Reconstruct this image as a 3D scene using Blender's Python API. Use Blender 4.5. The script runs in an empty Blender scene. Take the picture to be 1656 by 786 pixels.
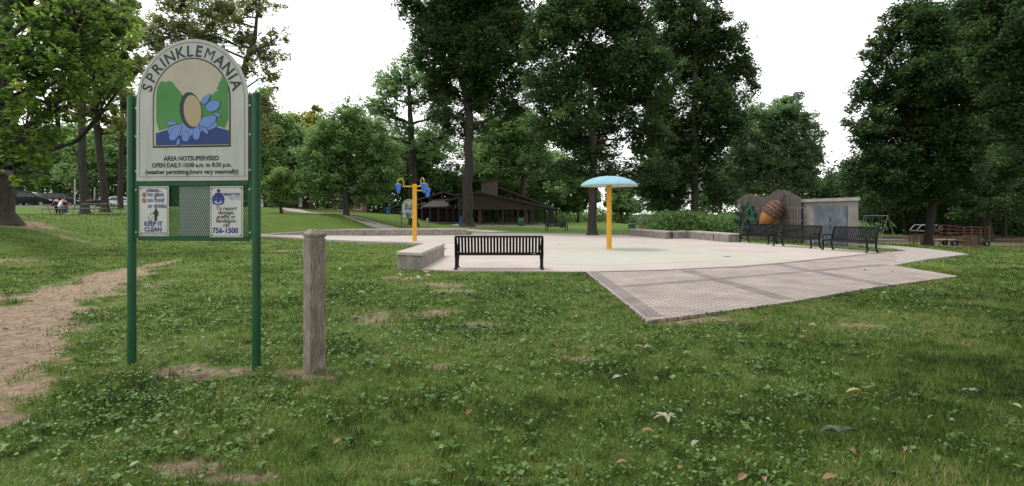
import bpy, math, random
import numpy as np
from mathutils import Vector, Matrix

S = bpy.context.scene
COL = S.collection
R = math.radians
rng = np.random.default_rng(7)
random.seed(7)

# ------------------------------------------------------------------ camera
F, H, CX, HY = 900.0, 1.6, 828.0, 345.0        # focal length in photo pixels, eye height, centre column, horizon row
cd = bpy.data.cameras.new("camera")
cam = bpy.data.objects.new("camera", cd); COL.objects.link(cam)
cam.location = (0, 0, H); cam.rotation_euler = (R(90), 0, 0)
cd.sensor_width = 36.0; cd.lens = 36.0 * F / 1656.0
cd.shift_y = -(393.0 - HY) / 1656.0
cd.clip_start = 0.05; cd.clip_end = 3000
S.camera = cam

# ------------------------------------------------------------------ light
SUN_EL, SUN_AZ = 66.0, -68.0                   # azimuth measured from +Y towards +X
W = bpy.data.worlds.new("World"); S.world = W; W.use_nodes = True
nt = W.node_tree; nt.nodes.clear()
out = nt.nodes.new("ShaderNodeOutputWorld")
sky = nt.nodes.new("ShaderNodeTexSky"); sky.sky_type = 'NISHITA'; sky.sun_disc = False
sky.sun_elevation = R(SUN_EL); sky.sun_rotation = R(SUN_AZ)
b1 = nt.nodes.new("ShaderNodeBackground"); b1.inputs[1].default_value = 0.12
b2 = nt.nodes.new("ShaderNodeBackground"); b2.inputs[0].default_value = (1.0, 0.995, 0.975, 1); b2.inputs[1].default_value = 1.05
mx = nt.nodes.new("ShaderNodeMixShader"); mx.inputs[0].default_value = 0.88
nt.links.new(sky.outputs[0], b1.inputs[0]); nt.links.new(b1.outputs[0], mx.inputs[1])
nt.links.new(b2.outputs[0], mx.inputs[2]); nt.links.new(mx.outputs[0], out.inputs[0])
sd = bpy.data.lights.new("sun", 'SUN'); sun = bpy.data.objects.new("sun", sd); COL.objects.link(sun)
sd.energy = 1.2; sd.angle = R(14); sd.color = (1.0, 0.96, 0.9)
sv = Vector((math.sin(R(SUN_AZ)) * math.cos(R(SUN_EL)), math.cos(R(SUN_AZ)) * math.cos(R(SUN_EL)), math.sin(R(SUN_EL))))
sun.rotation_euler = sv.to_track_quat('Z', 'Y').to_euler(); sun.location = (-20, -10, 40)
S.view_settings.view_transform = 'Standard'; S.view_settings.look = 'None'
S.view_settings.exposure = 0.78; S.view_settings.gamma = 1.0; S.view_settings.use_curve_mapping = False
S.render.engine = 'CYCLES'
S.cycles.max_bounces = 8; S.cycles.diffuse_bounces = 5; S.cycles.glossy_bounces = 2
S.cycles.transmission_bounces = 4; S.cycles.transparent_max_bounces = 4
S.cycles.use_denoising = True; S.cycles.denoiser = 'OPENIMAGEDENOISE'; S.cycles.denoising_prefilter = 'ACCURATE'

# ------------------------------------------------------------------ helpers
def gp(x, y, z=0.0):
    d = F * (H - z) / (y - HY)
    return ((x - CX) / F * d, d, z)
def at(x, y, d):
    return ((x - CX) / F * d, d, H - (y - HY) / F * d)
def sst(a, b, v):
    t = np.clip((np.asarray(v, float) - a) / (b - a), 0, 1)
    return t * t * (3 - 2 * t)
def _h(ix, iy):
    v = np.sin(ix * 127.1 + iy * 311.7) * 43758.5453
    return v - np.floor(v)
def vnoise(x, y):
    x = np.asarray(x, float); y = np.asarray(y, float)
    ix, iy = np.floor(x), np.floor(y); fx, fy = x - ix, y - iy
    fx = fx * fx * (3 - 2 * fx); fy = fy * fy * (3 - 2 * fy)
    return (_h(ix, iy) * (1 - fx) + _h(ix + 1, iy) * fx) * (1 - fy) + (_h(ix, iy + 1) * (1 - fx) + _h(ix + 1, iy + 1) * fx) * fy
def fbm(x, y, o=3):
    s, a, t = 0, 1, 0
    for k in range(o):
        s = s + a * vnoise(x * 2 ** k + 17 * k, y * 2 ** k + 31 * k); t += a; a *= .55
    return s / t
def tz(X, Y):
    X = np.asarray(X, float); Y = np.asarray(Y, float)
    xe = -19.0 + np.clip((Y - 41) / 14, 0, 1) * 9.0
    z = 1.5 * sst(0, 8, xe - X) * sst(14, 26, Y)
    z = z + 0.9 * sst(42, 66, Y) * sst(18, 32, -X)
    z = z - 0.8 * sst(24, 44, Y) * sst(16, 27, X)
    z = z + 0.3 * np.exp(-((X + 4) ** 2 + (Y - 57) ** 2) / 50)
    return z
def tzf(X, Y): return float(tz(X, Y))

MATS = {}
def NT(m): return m.node_tree.nodes, m.node_tree.links
def mat(name, c1, c2=None, rough=0.7, metal=0.0, scale=6.0, bump=0.0, bscale=None, stretch=(1, 1, 1), detail=6, spec=0.4, lo=.35, hi=.65, coat=0.0):
    if name in MATS: return MATS[name]
    m = bpy.data.materials.new(name); m.use_nodes = True
    n, l = NT(m); p = n["Principled BSDF"]
    p.inputs["Base Color"].default_value = (*c1, 1); p.inputs["Roughness"].default_value = rough
    p.inputs["Metallic"].default_value = metal; p.inputs["Specular IOR Level"].default_value = spec
    if coat: p.inputs["Coat Weight"].default_value = coat
    if c2 is not None or bump:
        tc = n.new("ShaderNodeTexCoord"); mp = n.new("ShaderNodeMapping"); mp.inputs["Scale"].default_value = stretch
        l.new(tc.outputs["Object"], mp.inputs[0])
    if c2 is not None:
        no = n.new("ShaderNodeTexNoise"); no.inputs["Scale"].default_value = scale; no.inputs["Detail"].default_value = detail
        no.inputs["Roughness"].default_value = .62
        cr = n.new("ShaderNodeValToRGB"); cr.color_ramp.elements[0].position = lo; cr.color_ramp.elements[1].position = hi
        cr.color_ramp.elements[0].color = (*c1, 1); cr.color_ramp.elements[1].color = (*c2, 1)
        l.new(mp.outputs[0], no.inputs[0]); l.new(no.outputs[0], cr.inputs[0]); l.new(cr.outputs[0], p.inputs["Base Color"])
    if bump:
        nb = n.new("ShaderNodeTexNoise"); nb.inputs["Scale"].default_value = bscale or scale * 3; nb.inputs["Detail"].default_value = 8
        bp = n.new("ShaderNodeBump"); bp.inputs["Strength"].default_value = bump; bp.inputs["Distance"].default_value = 0.02
        l.new(mp.outputs[0], nb.inputs[0]); l.new(nb.outputs[0], bp.inputs["Height"]); l.new(bp.outputs[0], p.inputs["Normal"])
    MATS[name] = m
    return m
def leafmat(name, cols, trans=0.3, rough=0.55):
    """foliage: colour picked per leaf from a ramp by the 'rnd' attribute"""
    m = bpy.data.materials.new(name); m.use_nodes = True
    n, l = NT(m); p = n["Principled BSDF"]; o = n["Material Output"]
    a = n.new("ShaderNodeAttribute"); a.attribute_name = "rnd"
    cr = n.new("ShaderNodeValToRGB"); e = cr.color_ramp.elements
    while len(e) < len(cols): e.new(.5)
    for k, (pos, c) in enumerate(cols):
        e[k].position = pos; e[k].color = (*c, 1)
    l.new(a.outputs["Fac"], cr.inputs[0]); l.new(cr.outputs[0], p.inputs["Base Color"])
    p.inputs["Roughness"].default_value = rough; p.inputs["Specular IOR Level"].default_value = .2
    t = n.new("ShaderNodeBsdfTranslucent"); l.new(cr.outputs[0], t.inputs[0])
    ms = n.new("ShaderNodeMixShader"); ms.inputs[0].default_value = trans
    l.new(p.outputs[0], ms.inputs[1]); l.new(t.outputs[0], ms.inputs[2]); l.new(ms.outputs[0], o.inputs[0])
    return m

class MB:
    def __init__(s): s.v = []; s.f = []; s.m = []
    def add(s, vs, fs, mi=0):
        o = len(s.v); s.v += [tuple(p) for p in vs]; s.f += [tuple(i + o for i in f) for f in fs]; s.m += [mi] * len(fs)
        return s
    def box(s, c, d, mi=0, rot=None, bev=0.0):
        hx, hy, hz = d[0] / 2, d[1] / 2, d[2] / 2
        if bev <= 0:
            vs = [(x * hx, y * hy, z * hz) for z in (-1, 1) for y in (-1, 1) for x in (-1, 1)]
            fs = [(0, 2, 3, 1), (4, 5, 7, 6), (0, 1, 5, 4), (2, 6, 7, 3), (0, 4, 6, 2), (1, 3, 7, 5)]
        else:
            b = bev; vs = []; ring = [(-1, -1), (1, -1), (1, 1), (-1, 1)]
            for zz, ins in ((-hz, b), (-hz + b, 0), (hz - b, 0), (hz, b)):
                for sx, sy in ring:
                    if ins: vs.append((sx * (hx - b), sy * (hy - b), zz)); vs.append((sx * (hx - b), sy * (hy - b), zz))
                    else:
                        p1 = (sx * hx, sy * (hy - b), zz); p2 = (sx * (hx - b), sy * hy, zz)
                        vs += [p1, p2] if sx * sy > 0 else [p2, p1]
            fs = []
            for r in range(3):
                for k in range(8): fs.append((r * 8 + k, r * 8 + (k + 1) % 8, (r + 1) * 8 + (k + 1) % 8, (r + 1) * 8 + k))
            fs.append(tuple(reversed([0, 2, 4, 6]))); fs.append((24, 26, 28, 30))
        M = rot if rot is not None else Matrix.Identity(3)
        s.add([tuple(M @ Vector(p) + Vector(c)) for p in vs], fs, mi); return s
    def bar(s, a, b, w, h=None, mi=0, up=(0, 0, 1)):
        a = Vector(a); b = Vector(b); d = (b - a); L = d.length; d.normalize()
        u = Vector(up)
        if abs(d.dot(u)) > .98: u = Vector((0, 1, 0))
        sx = d.cross(u).normalized(); sz = sx.cross(d)
        M = Matrix((sx, d, sz)).transposed()
        return s.box((a + b) / 2, (w, L, h or w), mi, M)
    def tube(s, pts, rad, n=8, mi=0, cap=True):
        pts = [Vector(p) for p in pts]; k = len(pts)
        if not hasattr(rad, '__len__'): rad = [rad] * k
        o = len(s.v); ref = None
        for i, p in enumerate(pts):
            t = (pts[min(i + 1, k - 1)] - pts[max(i - 1, 0)]).normalized()
            if ref is None:
                ref = Vector((1, 0, 0)) if abs(t.x) < .9 else Vector((0, 1, 0))
            u = (ref - t * ref.dot(t)).normalized(); ref = u; w = t.cross(u)
            for j in range(n):
                a = 2 * math.pi * j / n
                q = p + (u * math.cos(a) + w * math.sin(a)) * rad[i]; s.v.append(tuple(q))
        for i in range(k - 1):
            for j in range(n):
                s.f.append((o + i * n + j, o + i * n + (j + 1) % n, o + (i + 1) * n + (j + 1) % n, o + (i + 1) * n + j)); s.m.append(mi)
        if cap:
            s.f.append(tuple(o + j for j in reversed(range(n)))); s.m.append(mi)
            s.f.append(tuple(o + (k - 1) * n + j for j in range(n))); s.m.append(mi)
        return s
    def lathe(s, prof, n=24, c=(0, 0, 0), M=None, mi=0):
        o = len(s.v); k = len(prof); M = M or Matrix.Identity(3)
        for r, z in prof:
            for j in range(n):
                a = 2 * math.pi * j / n
                s.v.append(tuple(M @ Vector((r * math.cos(a), r * math.sin(a), z)) + Vector(c)))
        for i in range(k - 1):
            for j in range(n):
                s.f.append((o + i * n + j, o + i * n + (j + 1) % n, o + (i + 1) * n + (j + 1) % n, o + (i + 1) * n + j)); s.m.append(mi)
        return s
    def prism(s, poly, y0, y1, mi=0):
        """polygon in x,z extruded along y (front at y0)"""
        k = len(poly)
        vs = [(x, y0, z) for x, z in poly] + [(x, y1, z) for x, z in poly]
        fs = [tuple(range(k)), tuple(reversed(range(k, 2 * k)))] + [(i, i + k, (i + 1) % k + k, (i + 1) % k) for i in range(k)]
        return s.add(vs, fs, mi)
    def slab(s, poly, z0, z1, mi=0):
        """polygon in x,y between two heights"""
        k = len(poly)
        vs = [(x, y, z0) for x, y in poly] + [(x, y, z1) for x, y in poly]
        fs = [tuple(reversed(range(k))), tuple(range(k, 2 * k))] + [(i, (i + 1) % k, (i + 1) % k + k, i + k) for i in range(k)]
        return s.add(vs, fs, mi)
    def build(s, name, mats, parent=None, smooth=False, recalc=True):
        me = bpy.data.meshes.new(name); me.from_pydata(s.v, [], s.f)
        for m in (mats if isinstance(mats, (list, tuple)) else [mats]): me.materials.append(m)
        if len(set(s.m)) > 1: me.polygons.foreach_set("material_index", s.m)
        if recalc:
            import bmesh
            bm = bmesh.new(); bm.from_mesh(me); bmesh.ops.recalc_face_normals(bm, faces=bm.faces); bm.to_mesh(me); bm.free()
        if smooth:
            me.polygons.foreach_set("use_smooth", [True] * len(me.polygons))
            try: me.set_sharp_from_angle(angle=R(38))
            except Exception: pass
        me.update()
        o = bpy.data.objects.new(name, me); COL.objects.link(o)
        if parent: o.parent = parent
        return o
def npmesh(name, V, Fq, k, mats, parent=None, rnd=None, mi=None):
    me = bpy.data.meshes.new(name); nv = len(V); nf = len(Fq)
    me.vertices.add(nv); me.vertices.foreach_set("co", np.asarray(V, np.float32).ravel())
    me.loops.add(nf * k); me.loops.foreach_set("vertex_index", np.asarray(Fq, np.int32).ravel())
    me.polygons.add(nf); me.polygons.foreach_set("loop_start", np.arange(0, nf * k, k, dtype=np.int32))
    try: me.polygons.foreach_set("loop_total", np.full(nf, k, dtype=np.int32))
    except Exception: pass
    for m in (mats if isinstance(mats, (list, tuple)) else [mats]): me.materials.append(m)
    if mi is not None: me.polygons.foreach_set("material_index", np.asarray(mi, np.int32))
    me.update(calc_edges=True)
    if rnd is not None:
        a = me.attributes.new("rnd", 'FLOAT', 'POINT'); a.data.foreach_set("value", np.asarray(rnd, np.float32))
    o = bpy.data.objects.new(name, me); COL.objects.link(o)
    if parent: o.parent = parent
    return o
def tag(o, label=None, cat=None, group=None, kind=None):
    if label: o["label"] = label
    if cat: o["category"] = cat
    if group: o["group"] = group
    if kind: o["kind"] = kind
    return o
def thing(name, label, cat, loc=(0, 0, 0), rz=0.0, group=None):
    o = bpy.data.objects.new(name, None); COL.objects.link(o); o.empty_display_size = .2
    o.location = loc; o.rotation_euler = (0, 0, rz)
    return tag(o, label, cat, group)
def dup(root, loc, rz, label=None, sc=None):
    def rec(o, par):
        c = o.copy(); COL.objects.link(c)
        if par: c.parent = par
        for ch in list(o.children): rec(ch, c)
        return c
    r = rec(root, None); r.location = loc; r.rotation_euler = (0, 0, rz)
    if label: r["label"] = label
    if sc: r.scale = sc
    return r
def text_geo(mb, s, size, x, z, y, align='CENTER', bold=0.0, shear=0.0, rot=0.0, sx=1.0, mi=0):
    cu = bpy.data.curves.new("t", 'FONT'); cu.body = s; cu.size = size; cu.align_x = align; cu.offset = bold; cu.shear = shear
    cu.resolution_u = 3
    ob = bpy.data.objects.new("t", cu); COL.objects.link(ob)
    dg = bpy.context.evaluated_depsgraph_get(); me = ob.evaluated_get(dg).to_mesh()
    ca, sa = math.cos(rot), math.sin(rot)
    vs = [(x + (v.co.x * sx) * ca - v.co.y * sa, y, z + (v.co.x * sx) * sa + v.co.y * ca) for v in me.vertices]
    mb.add(vs, [tuple(p.vertices) for p in me.polygons], mi)
    wid = max([v.co.x for v in me.vertices] or [0]) * sx
    ob.evaluated_get(dg).to_mesh_clear(); bpy.data.objects.remove(ob); bpy.data.curves.remove(cu)
    return wid
def inpoly(px, py, poly):
    c = np.zeros(len(px), bool); n = len(poly)
    for i in range(n):
        x1, y1 = poly[i][:2]; x2, y2 = poly[(i + 1) % n][:2]
        t = ((y1 > py) != (y2 > py))
        with np.errstate(divide='ignore', invalid='ignore'):
            xi = (x2 - x1) * (py - y1) / (y2 - y1 + 1e-12) + x1
        c ^= t & (px < xi)
    return c
def smooth_poly(pts, it=2):
    for _ in range(it):
        q = []
        for i in range(len(pts)):
            a, b = pts[i], pts[(i + 1) % len(pts)]
            q += [(a[0] * .75 + b[0] * .25, a[1] * .75 + b[1] * .25), (a[0] * .25 + b[0] * .75, a[1] * .25 + b[1] * .75)]
        pts = q
    return pts
def segd(X, Y, a, b):
    ax, ay = a[:2]; bx, by = b[:2]; L = (bx - ax) ** 2 + (by - ay) ** 2
    t = np.clip(((X - ax) * (bx - ax) + (Y - ay) * (by - ay)) / L, 0, 1)
    return np.hypot(X - ax - t * (bx - ax), Y - ay - t * (by - ay)), t

# ------------------------------------------------------------------ ground layout (world metres)
g2 = lambda L: [gp(x, y)[:2] for x, y in L]
CURB = [(-3.24, 40.0), (-10.3, 38.9), (-13.7, 40.0), (-16.6, 41.0), (-18.1, 40.3), (-17.2, 38.2), (-15.5, 36.7), (-13.4, 35.0), (-10.7, 32.2), (-7.9, 30.2), (-5.4, 29.0), (-3.9, 27.6)]
PAD = g2([(682, 437), (740, 439.5), (900, 440.5), (948, 441), (1075, 437.5), (1200, 431.6), (1270, 426), (1335, 419), (1385, 413.6), (1440, 408), (1424, 408.6), (1351, 403), (1282, 397), (1196, 391.5)]) \
    + [(11.9, 31.5), (11.2, 35.4), (9.5, 35.0), (8.5, 40.2)] + CURB + [(-3.2, 24.0), (-2.6, 18)]
BRICK = g2([(948, 441), (1075, 437.5), (1200, 431.6), (1270, 426), (1335, 419), (1385, 413.6), (1440, 408), (1452, 417), (1445, 430), (1490, 438), (1549, 448), (1416, 466), (1280, 490), (1150, 508), (1046, 521.5)])
PATHR = g2([(1440, 408), (1468, 406.5), (1446, 402.5), (1405, 400), (1370, 396), (1400, 394.5), (1465, 399.5), (1520, 405), (1566, 411.5), (1500, 420), (1445, 430), (1452, 417)])
ROADB = [(-3.0, 41.0), (-3.3, 46.5), (0, 45.2), (8.4, 42.0), (16, 38.5), (24, 34), (23, 32.2), (15, 36.8), (8.6, 40.35)]
FARPATH = [(-33, 74), (-27, 68), (-23.5, 61), (-18, 56.5), (-11, 53.2), (-5, 50.0), (-1, 46.5)]
TRAIL = [((-3.7, 3.7), .15), ((-4.6, 4.9), .40), ((-6.1, 6.7), .75), ((-8.3, 9.6), 1.15), ((-9.8, 13), 1.0), ((-11.0, 16.5), .45), ((-11.8, 20), .1)]
SPOTS = [(-3.55, 5.75, .75, .28), (-2.75, 5.65, .5, .25), (-2.05, 5.58, .62, .30), (-2.1, 3.55, .35, .22), (-1.7, 3.4, .4, .14), (-1.75, 12.6, .8, .4), (-2.6, 13.8, .7, .5), (-1.2, 11.5, .6, .3),
         (-9.3, 24, 1.4, .8), (-1.1, 9.2, .35, .25), (-.45, 8.2, .4, .2), (-8.0, 22, 1.2, .5), (-25, 27.5, 3.2, 2.0), (-19, 19, 3, 1.4), (-3.9, 50, 1, 1), (2.9, 8.4, .9, .3), (-.8, 5.9, .3, .15),
         (5.1, 8.0, .5, .2), (5.9, 40.8, 1.3, .7), (-3.9, 56, 1.8, 1.2), (8.2, 10.2, .5, .2), (.8, 6.2, .3, .12), (16.6, 53, 3.4, 1.6)]
def bare(X, Y, shaded_mulch=False):
    X = np.asarray(X, float); Y = np.asarray(Y, float)
    n = fbm(X * 1.6 + 3, Y * 1.6 + 9, 4) - .5
    n2 = fbm(X * 5.0, Y * 5.0, 3) - .5
    b = np.zeros_like(X)
    for (a, ra), (c, rc) in zip(TRAIL[:-1], TRAIL[1:]):
        d, t = segd(X, Y, a, c); r = ra + (rc - ra) * t
        b = np.maximum(b, 1 - sst(.25, 1.55, d / r + n * 2.2 + n2 * 1.5))
    for x, y, rx, ry in SPOTS:
        d = np.hypot((X - x) / rx, (Y - y) / ry)
        b = np.maximum(b, (1 - sst(.25, 1.25, d + n * 2.0 + n2 * 1.3)) * (.8 if d.size else 0))
    b = np.maximum(b, sst(.5, .8, fbm(X * .45 + 50, Y * .45, 3) + n2 * .35 - .14) * .55)
    CH = sst(20, 24, X + n * 3) * sst(25, 28, Y - (X - 22) * .1 + n * 3) * (1 - sst(58, 62, Y))
    WG = sst(40, 43, Y) * (1 - sst(46, 48, Y)) * sst(28, 30, X) * 0.6
    chips = np.clip(CH - WG, 0, 1); b = np.maximum(b, chips)
    if shaded_mulch: return chips
    return np.clip(b, 0, 1)

# terrain sheet: fine near the camera, coarse to the horizon
xs = np.unique(np.round(np.concatenate([np.arange(-12, 12.01, .12), np.arange(-40, 40.1, .9), np.linspace(-150, 150, 61), np.array([-900, -600, -400, -250, 250, 400, 600, 900])]), 3))
ys = np.unique(np.round(np.concatenate([np.arange(1.5, 16, .1), np.arange(16, 80, .6), np.linspace(80, 200, 25), np.array([-300, -100, -40, -15, -5, 0, 260, 350, 500, 800, 1200])]), 3))
GX, GY = np.meshgrid(xs, ys); nx, ny = len(xs), len(ys)
B = bare(GX, GY)
fl = np.ones_like(GX)
inside = np.zeros(GX.size, bool)
for P_ in (PAD, BRICK, PATHR): inside |= inpoly(GX.ravel(), GY.ravel(), P_)
inside = inside.reshape(GX.shape)
GZ = tz(GX, GY) + (fbm(GX * .9, GY * .9, 4) - .5) * .05 * np.where(inside, 0, 1) - B * .025 * (~inside) + (vnoise(GX * 9, GY * 9) - .5) * .012 * (~inside) - .02
GZ = np.where(inside, np.minimum(GZ, -.03), np.minimum(GZ, tz(GX, GY) + .004))
idx = np.arange(nx * ny).reshape(ny, nx)
FQ = np.stack([idx[:-1, :-1], idx[:-1, 1:], idx[1:, 1:], idx[1:, :-1]], -1).reshape(-1, 4)
gm = bpy.data.materials.new("lawn_soil"); gm.use_nodes = True
n, l = NT(gm); p = n["Principled BSDF"]; p.inputs["Roughness"].default_value = .95; p.inputs["Specular IOR Level"].default_value = .1
tc = n.new("ShaderNodeTexCoord")
def nz(scale, det=8, ro=.65):
    q = n.new("ShaderNodeTexNoise"); q.inputs["Scale"].default_value = scale; q.inputs["Detail"].default_value = det; q.inputs["Roughness"].default_value = ro
    l.new(tc.outputs["Object"], q.inputs[0]); return q
def ramp(src, cols):
    q = n.new("ShaderNodeValToRGB"); e = q.color_ramp.elements
    while len(e) < len(cols): e.new(.5)
    for k, (pos, c) in enumerate(cols): e[k].position = pos; e[k].color = (*c, 1)
    l.new(src, q.inputs[0]); return q
gr1 = ramp(nz(1.1).outputs[0], [(.3, (.060, .088, .022)), (.5, (.092, .150, .030)), (.7, (.13, .185, .044))])
gr2 = ramp(nz(14, 6).outputs[0], [(.3, (.036, .046, .016)), (.5, (.092, .15, .034)), (.72, (.175, .235, .062))])
mg = n.new("ShaderNodeMix"); mg.data_type = 'RGBA'; mg.inputs[0].default_value = .5
l.new(gr1.outputs[0], mg.inputs[6]); l.new(gr2.outputs[0], mg.inputs[7])
gr3 = ramp(nz(75, 4).outputs[0], [(.36, (.42, .40, .38)), (.5, (.9, .9, .88)), (.64, (1.35, 1.35, 1.2))])
mg3 = n.new('ShaderNodeMix'); mg3.data_type = 'RGBA'; mg3.blend_type = 'MULTIPLY'; mg3.inputs[0].default_value = 1
l.new(mg.outputs[2], mg3.inputs[6]); l.new(gr3.outputs[0], mg3.inputs[7])
so3 = ramp(nz(60, 6, .7).outputs[0], [(.33, (.5, .47, .45)), (.45, (.95, .95, .95)), (.66, (1.2, 1.2, 1.2))])
mg4 = n.new('ShaderNodeMix'); mg4.data_type = 'RGBA'; mg4.blend_type = 'MULTIPLY'; mg4.inputs[0].default_value = 1
so = ramp(nz(9, 10, .72).outputs[0], [(.28, (.070, .050, .033)), (.44, (.195, .142, .10)), (.58, (.285, .215, .155)), (.75, (.36, .285, .21))])
at_ = n.new("ShaderNodeAttribute"); at_.attribute_name = "rnd"
ma = n.new("ShaderNodeMath"); ma.operation = 'MULTIPLY_ADD'; ma.inputs[1].default_value = .55; ma.inputs[2].default_value = -.27
nf = nz(22, 5); l.new(nf.outputs[0], ma.inputs[0])
ad = n.new("ShaderNodeMath"); ad.operation = 'ADD'; l.new(at_.outputs["Fac"], ad.inputs[0]); l.new(ma.outputs[0], ad.inputs[1])
cr = ramp(ad.outputs[0], [(.28, (0, 0, 0)), (.62, (1, 1, 1))])
mg2 = n.new("ShaderNodeMix"); mg2.data_type = 'RGBA'
l.new(cr.outputs[0], mg2.inputs[0]); am = n.new('ShaderNodeAttribute'); am.attribute_name = 'shaded_mulch'; mm_ = n.new('ShaderNodeMix'); mm_.data_type = 'RGBA'; l.new(am.outputs['Fac'], mm_.inputs[0]); l.new(so.outputs[0], mm_.inputs[6]); mm_.inputs[7].default_value = (.055, .038, .028, 1)  # wood chip colour, darkened to carry the shade under the playground trees
l.new(mm_.outputs[2], mg4.inputs[6]); l.new(so3.outputs[0], mg4.inputs[7]); l.new(mg3.outputs[2], mg2.inputs[6]); l.new(mg4.outputs[2], mg2.inputs[7]); l.new(mg2.outputs[2], p.inputs["Base Color"])
bp = n.new("ShaderNodeBump"); bp.inputs["Strength"].default_value = .9; bp.inputs["Distance"].default_value = .02
l.new(nz(55, 8, .8).outputs[0], bp.inputs["Height"]); l.new(bp.outputs[0], p.inputs["Normal"])
ground = npmesh("ground", np.stack([GX, GY, GZ], -1).reshape(-1, 3), FQ, 4, gm, rnd=B.ravel())
_a = ground.data.attributes.new('shaded_mulch', 'FLOAT', 'POINT'); _a.data.foreach_set('value', bare(GX, GY, True).ravel().astype(np.float32))
tag(ground, kind="structure"); ground.data.polygons.foreach_set("use_smooth", [True] * len(ground.data.polygons))

# ------------------------------------------------------------------ paved surfaces
m_pad = mat("pad_concrete", (.345, .298, .268), (.44, .385, .352), .85, scale=.5, bump=.12, bscale=60, lo=.3, hi=.7)
m_paint = mat("pad_green_paint", (.345, .335, .28), (.40, .385, .33), .8, scale=.9, bump=.1, bscale=60, lo=.3, hi=.7)
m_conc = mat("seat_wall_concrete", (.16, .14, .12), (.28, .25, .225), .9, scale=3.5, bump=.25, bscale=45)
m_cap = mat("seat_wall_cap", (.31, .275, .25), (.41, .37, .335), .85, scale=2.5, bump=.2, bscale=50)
m_joint = mat("wall_joint", (.04, .038, .035), rough=.9)
m_asph = mat("asphalt_path", (.19, .175, .17), (.25, .235, .225), .9, scale=2, bump=.2, bscale=80)
m_path = mat("path_concrete", (.27, .235, .22), (.33, .295, .275), .9, scale=1.2, bump=.15, bscale=60)
def sheet(name, poly, z, m, thick=.05):
    o = MB().slab(poly, z - thick, z).build(name, m); return tag(o, kind="structure")
sheet("splash_pad_floor", PAD, .03, m_pad)
GREEN = g2([(862, 424), (868, 415), (900, 409.5), (925, 406), (905, 402), (880, 398), (888, 391), (920, 389.5), (948, 390.5), (956, 393.5), (1004, 394), (1069, 395), (1100, 400), (1130, 406), (1200, 411.5), (1240, 414.5), (1300, 420), (1262, 423.5), (1180, 424), (1120, 424.5), (1069, 427), (997, 431), (936, 430), (885, 428.5)])
sheet("painted_marking", smooth_poly(GREEN), .034, m_paint, .003)
sheet("painted_marking", smooth_poly(g2([(690, 402), (720, 399.5), (742, 400.5), (735, 403.5), (700, 404)])), .034, m_paint, .003)
sheet("painted_marking", smooth_poly(g2([(560, 388.5), (640, 386.5), (655, 389), (600, 391)])), .034, m_paint, .003)
sheet("park_path", PATHR, .022, m_path)
sheet("park_road", ROADB, .012, m_asph)
def ribbon(name, pts, w, m, off=.03):
    mb = MB(); P = [];
    for i in range(len(pts) - 1):
        for k in range(8):
            t = k / 8; P.append((pts[i][0] * (1 - t) + pts[i + 1][0] * t, pts[i][1] * (1 - t) + pts[i + 1][1] * t))
    P.append(pts[-1]); vs = []; fs = []
    for _ in range(3):
        P = [P[0]] + [((P[i-1][0] + P[i][0] * 2 + P[i+1][0]) / 4, (P[i-1][1] + P[i][1] * 2 + P[i+1][1]) / 4) for i in range(1, len(P) - 1)] + [P[-1]]
    for i, q in enumerate(P):
        a = P[max(i - 1, 0)]; b = P[min(i + 1, len(P) - 1)]; d = Vector((b[0] - a[0], b[1] - a[1])).normalized(); nn = Vector((-d.y, d.x))
        for s_ in (-1, 1):
            x, y = q[0] + nn.x * s_ * w / 2, q[1] + nn.y * s_ * w / 2; vs.append((x, y, tzf(x, y) + off))
    for i in range(len(P) - 1): fs.append((2 * i, 2 * i + 1, 2 * i + 3, 2 * i + 2))
    mb.add(vs, fs); return tag(mb.build(name, m), kind="structure")
ribbon("park_path", FARPATH, 2.4, m_path)
ribbon("parking_road", [(-110, 76), (-80, 75), (-55, 75), (-40, 78), (-30, 84)], 11, m_asph, .04)

def brickmat(name, c1, c2, mortar, w=.22, h=.11, rot=0.0):
    m = bpy.data.materials.new(name); m.use_nodes = True; n, l = NT(m); p = n["Principled BSDF"]; p.inputs["Roughness"].default_value = .85
    tc = n.new("ShaderNodeTexCoord"); mp = n.new("ShaderNodeMapping"); mp.inputs["Rotation"].default_value = (0, 0, rot); l.new(tc.outputs["Object"], mp.inputs[0])
    b = n.new("ShaderNodeTexBrick"); b.inputs["Scale"].default_value = 1.0; b.inputs["Brick Width"].default_value = w; b.inputs["Row Height"].default_value = h
    b.inputs["Mortar Size"].default_value = .011; b.inputs["Mortar Smooth"].default_value = .2
    b.inputs["Color1"].default_value = (*c1, 1); b.inputs["Color2"].default_value = (*c2, 1); b.inputs["Mortar"].default_value = (*mortar, 1)
    l.new(mp.outputs[0], b.inputs[0])
    no = n.new("ShaderNodeTexNoise"); no.inputs["Scale"].default_value = 1.3; no.inputs["Detail"].default_value = 9; l.new(tc.outputs["Object"], no.inputs[0])
    rr = n.new("ShaderNodeValToRGB"); rr.color_ramp.elements[0].position = .3; rr.color_ramp.elements[1].position = .7
    rr.color_ramp.elements[0].color = (.74, .73, .72, 1); rr.color_ramp.elements[1].color = (1.12, 1.1, 1.08, 1); l.new(no.outputs[0], rr.inputs[0])
    mu = n.new("ShaderNodeMix"); mu.data_type = 'RGBA'; mu.blend_type = 'MULTIPLY'; mu.inputs[0].default_value = 1
    l.new(b.outputs[0], mu.inputs[6]); l.new(rr.outputs[0], mu.inputs[7]); l.new(mu.outputs[2], p.inputs["Base Color"])
    bp = n.new("ShaderNodeBump"); bp.inputs["Strength"].default_value = .5; bp.inputs["Distance"].default_value = .01; bp.invert = True
    l.new(b.outputs[1], bp.inputs["Height"]); l.new(bp.outputs[0], p.inputs["Normal"])
    return m
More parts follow.
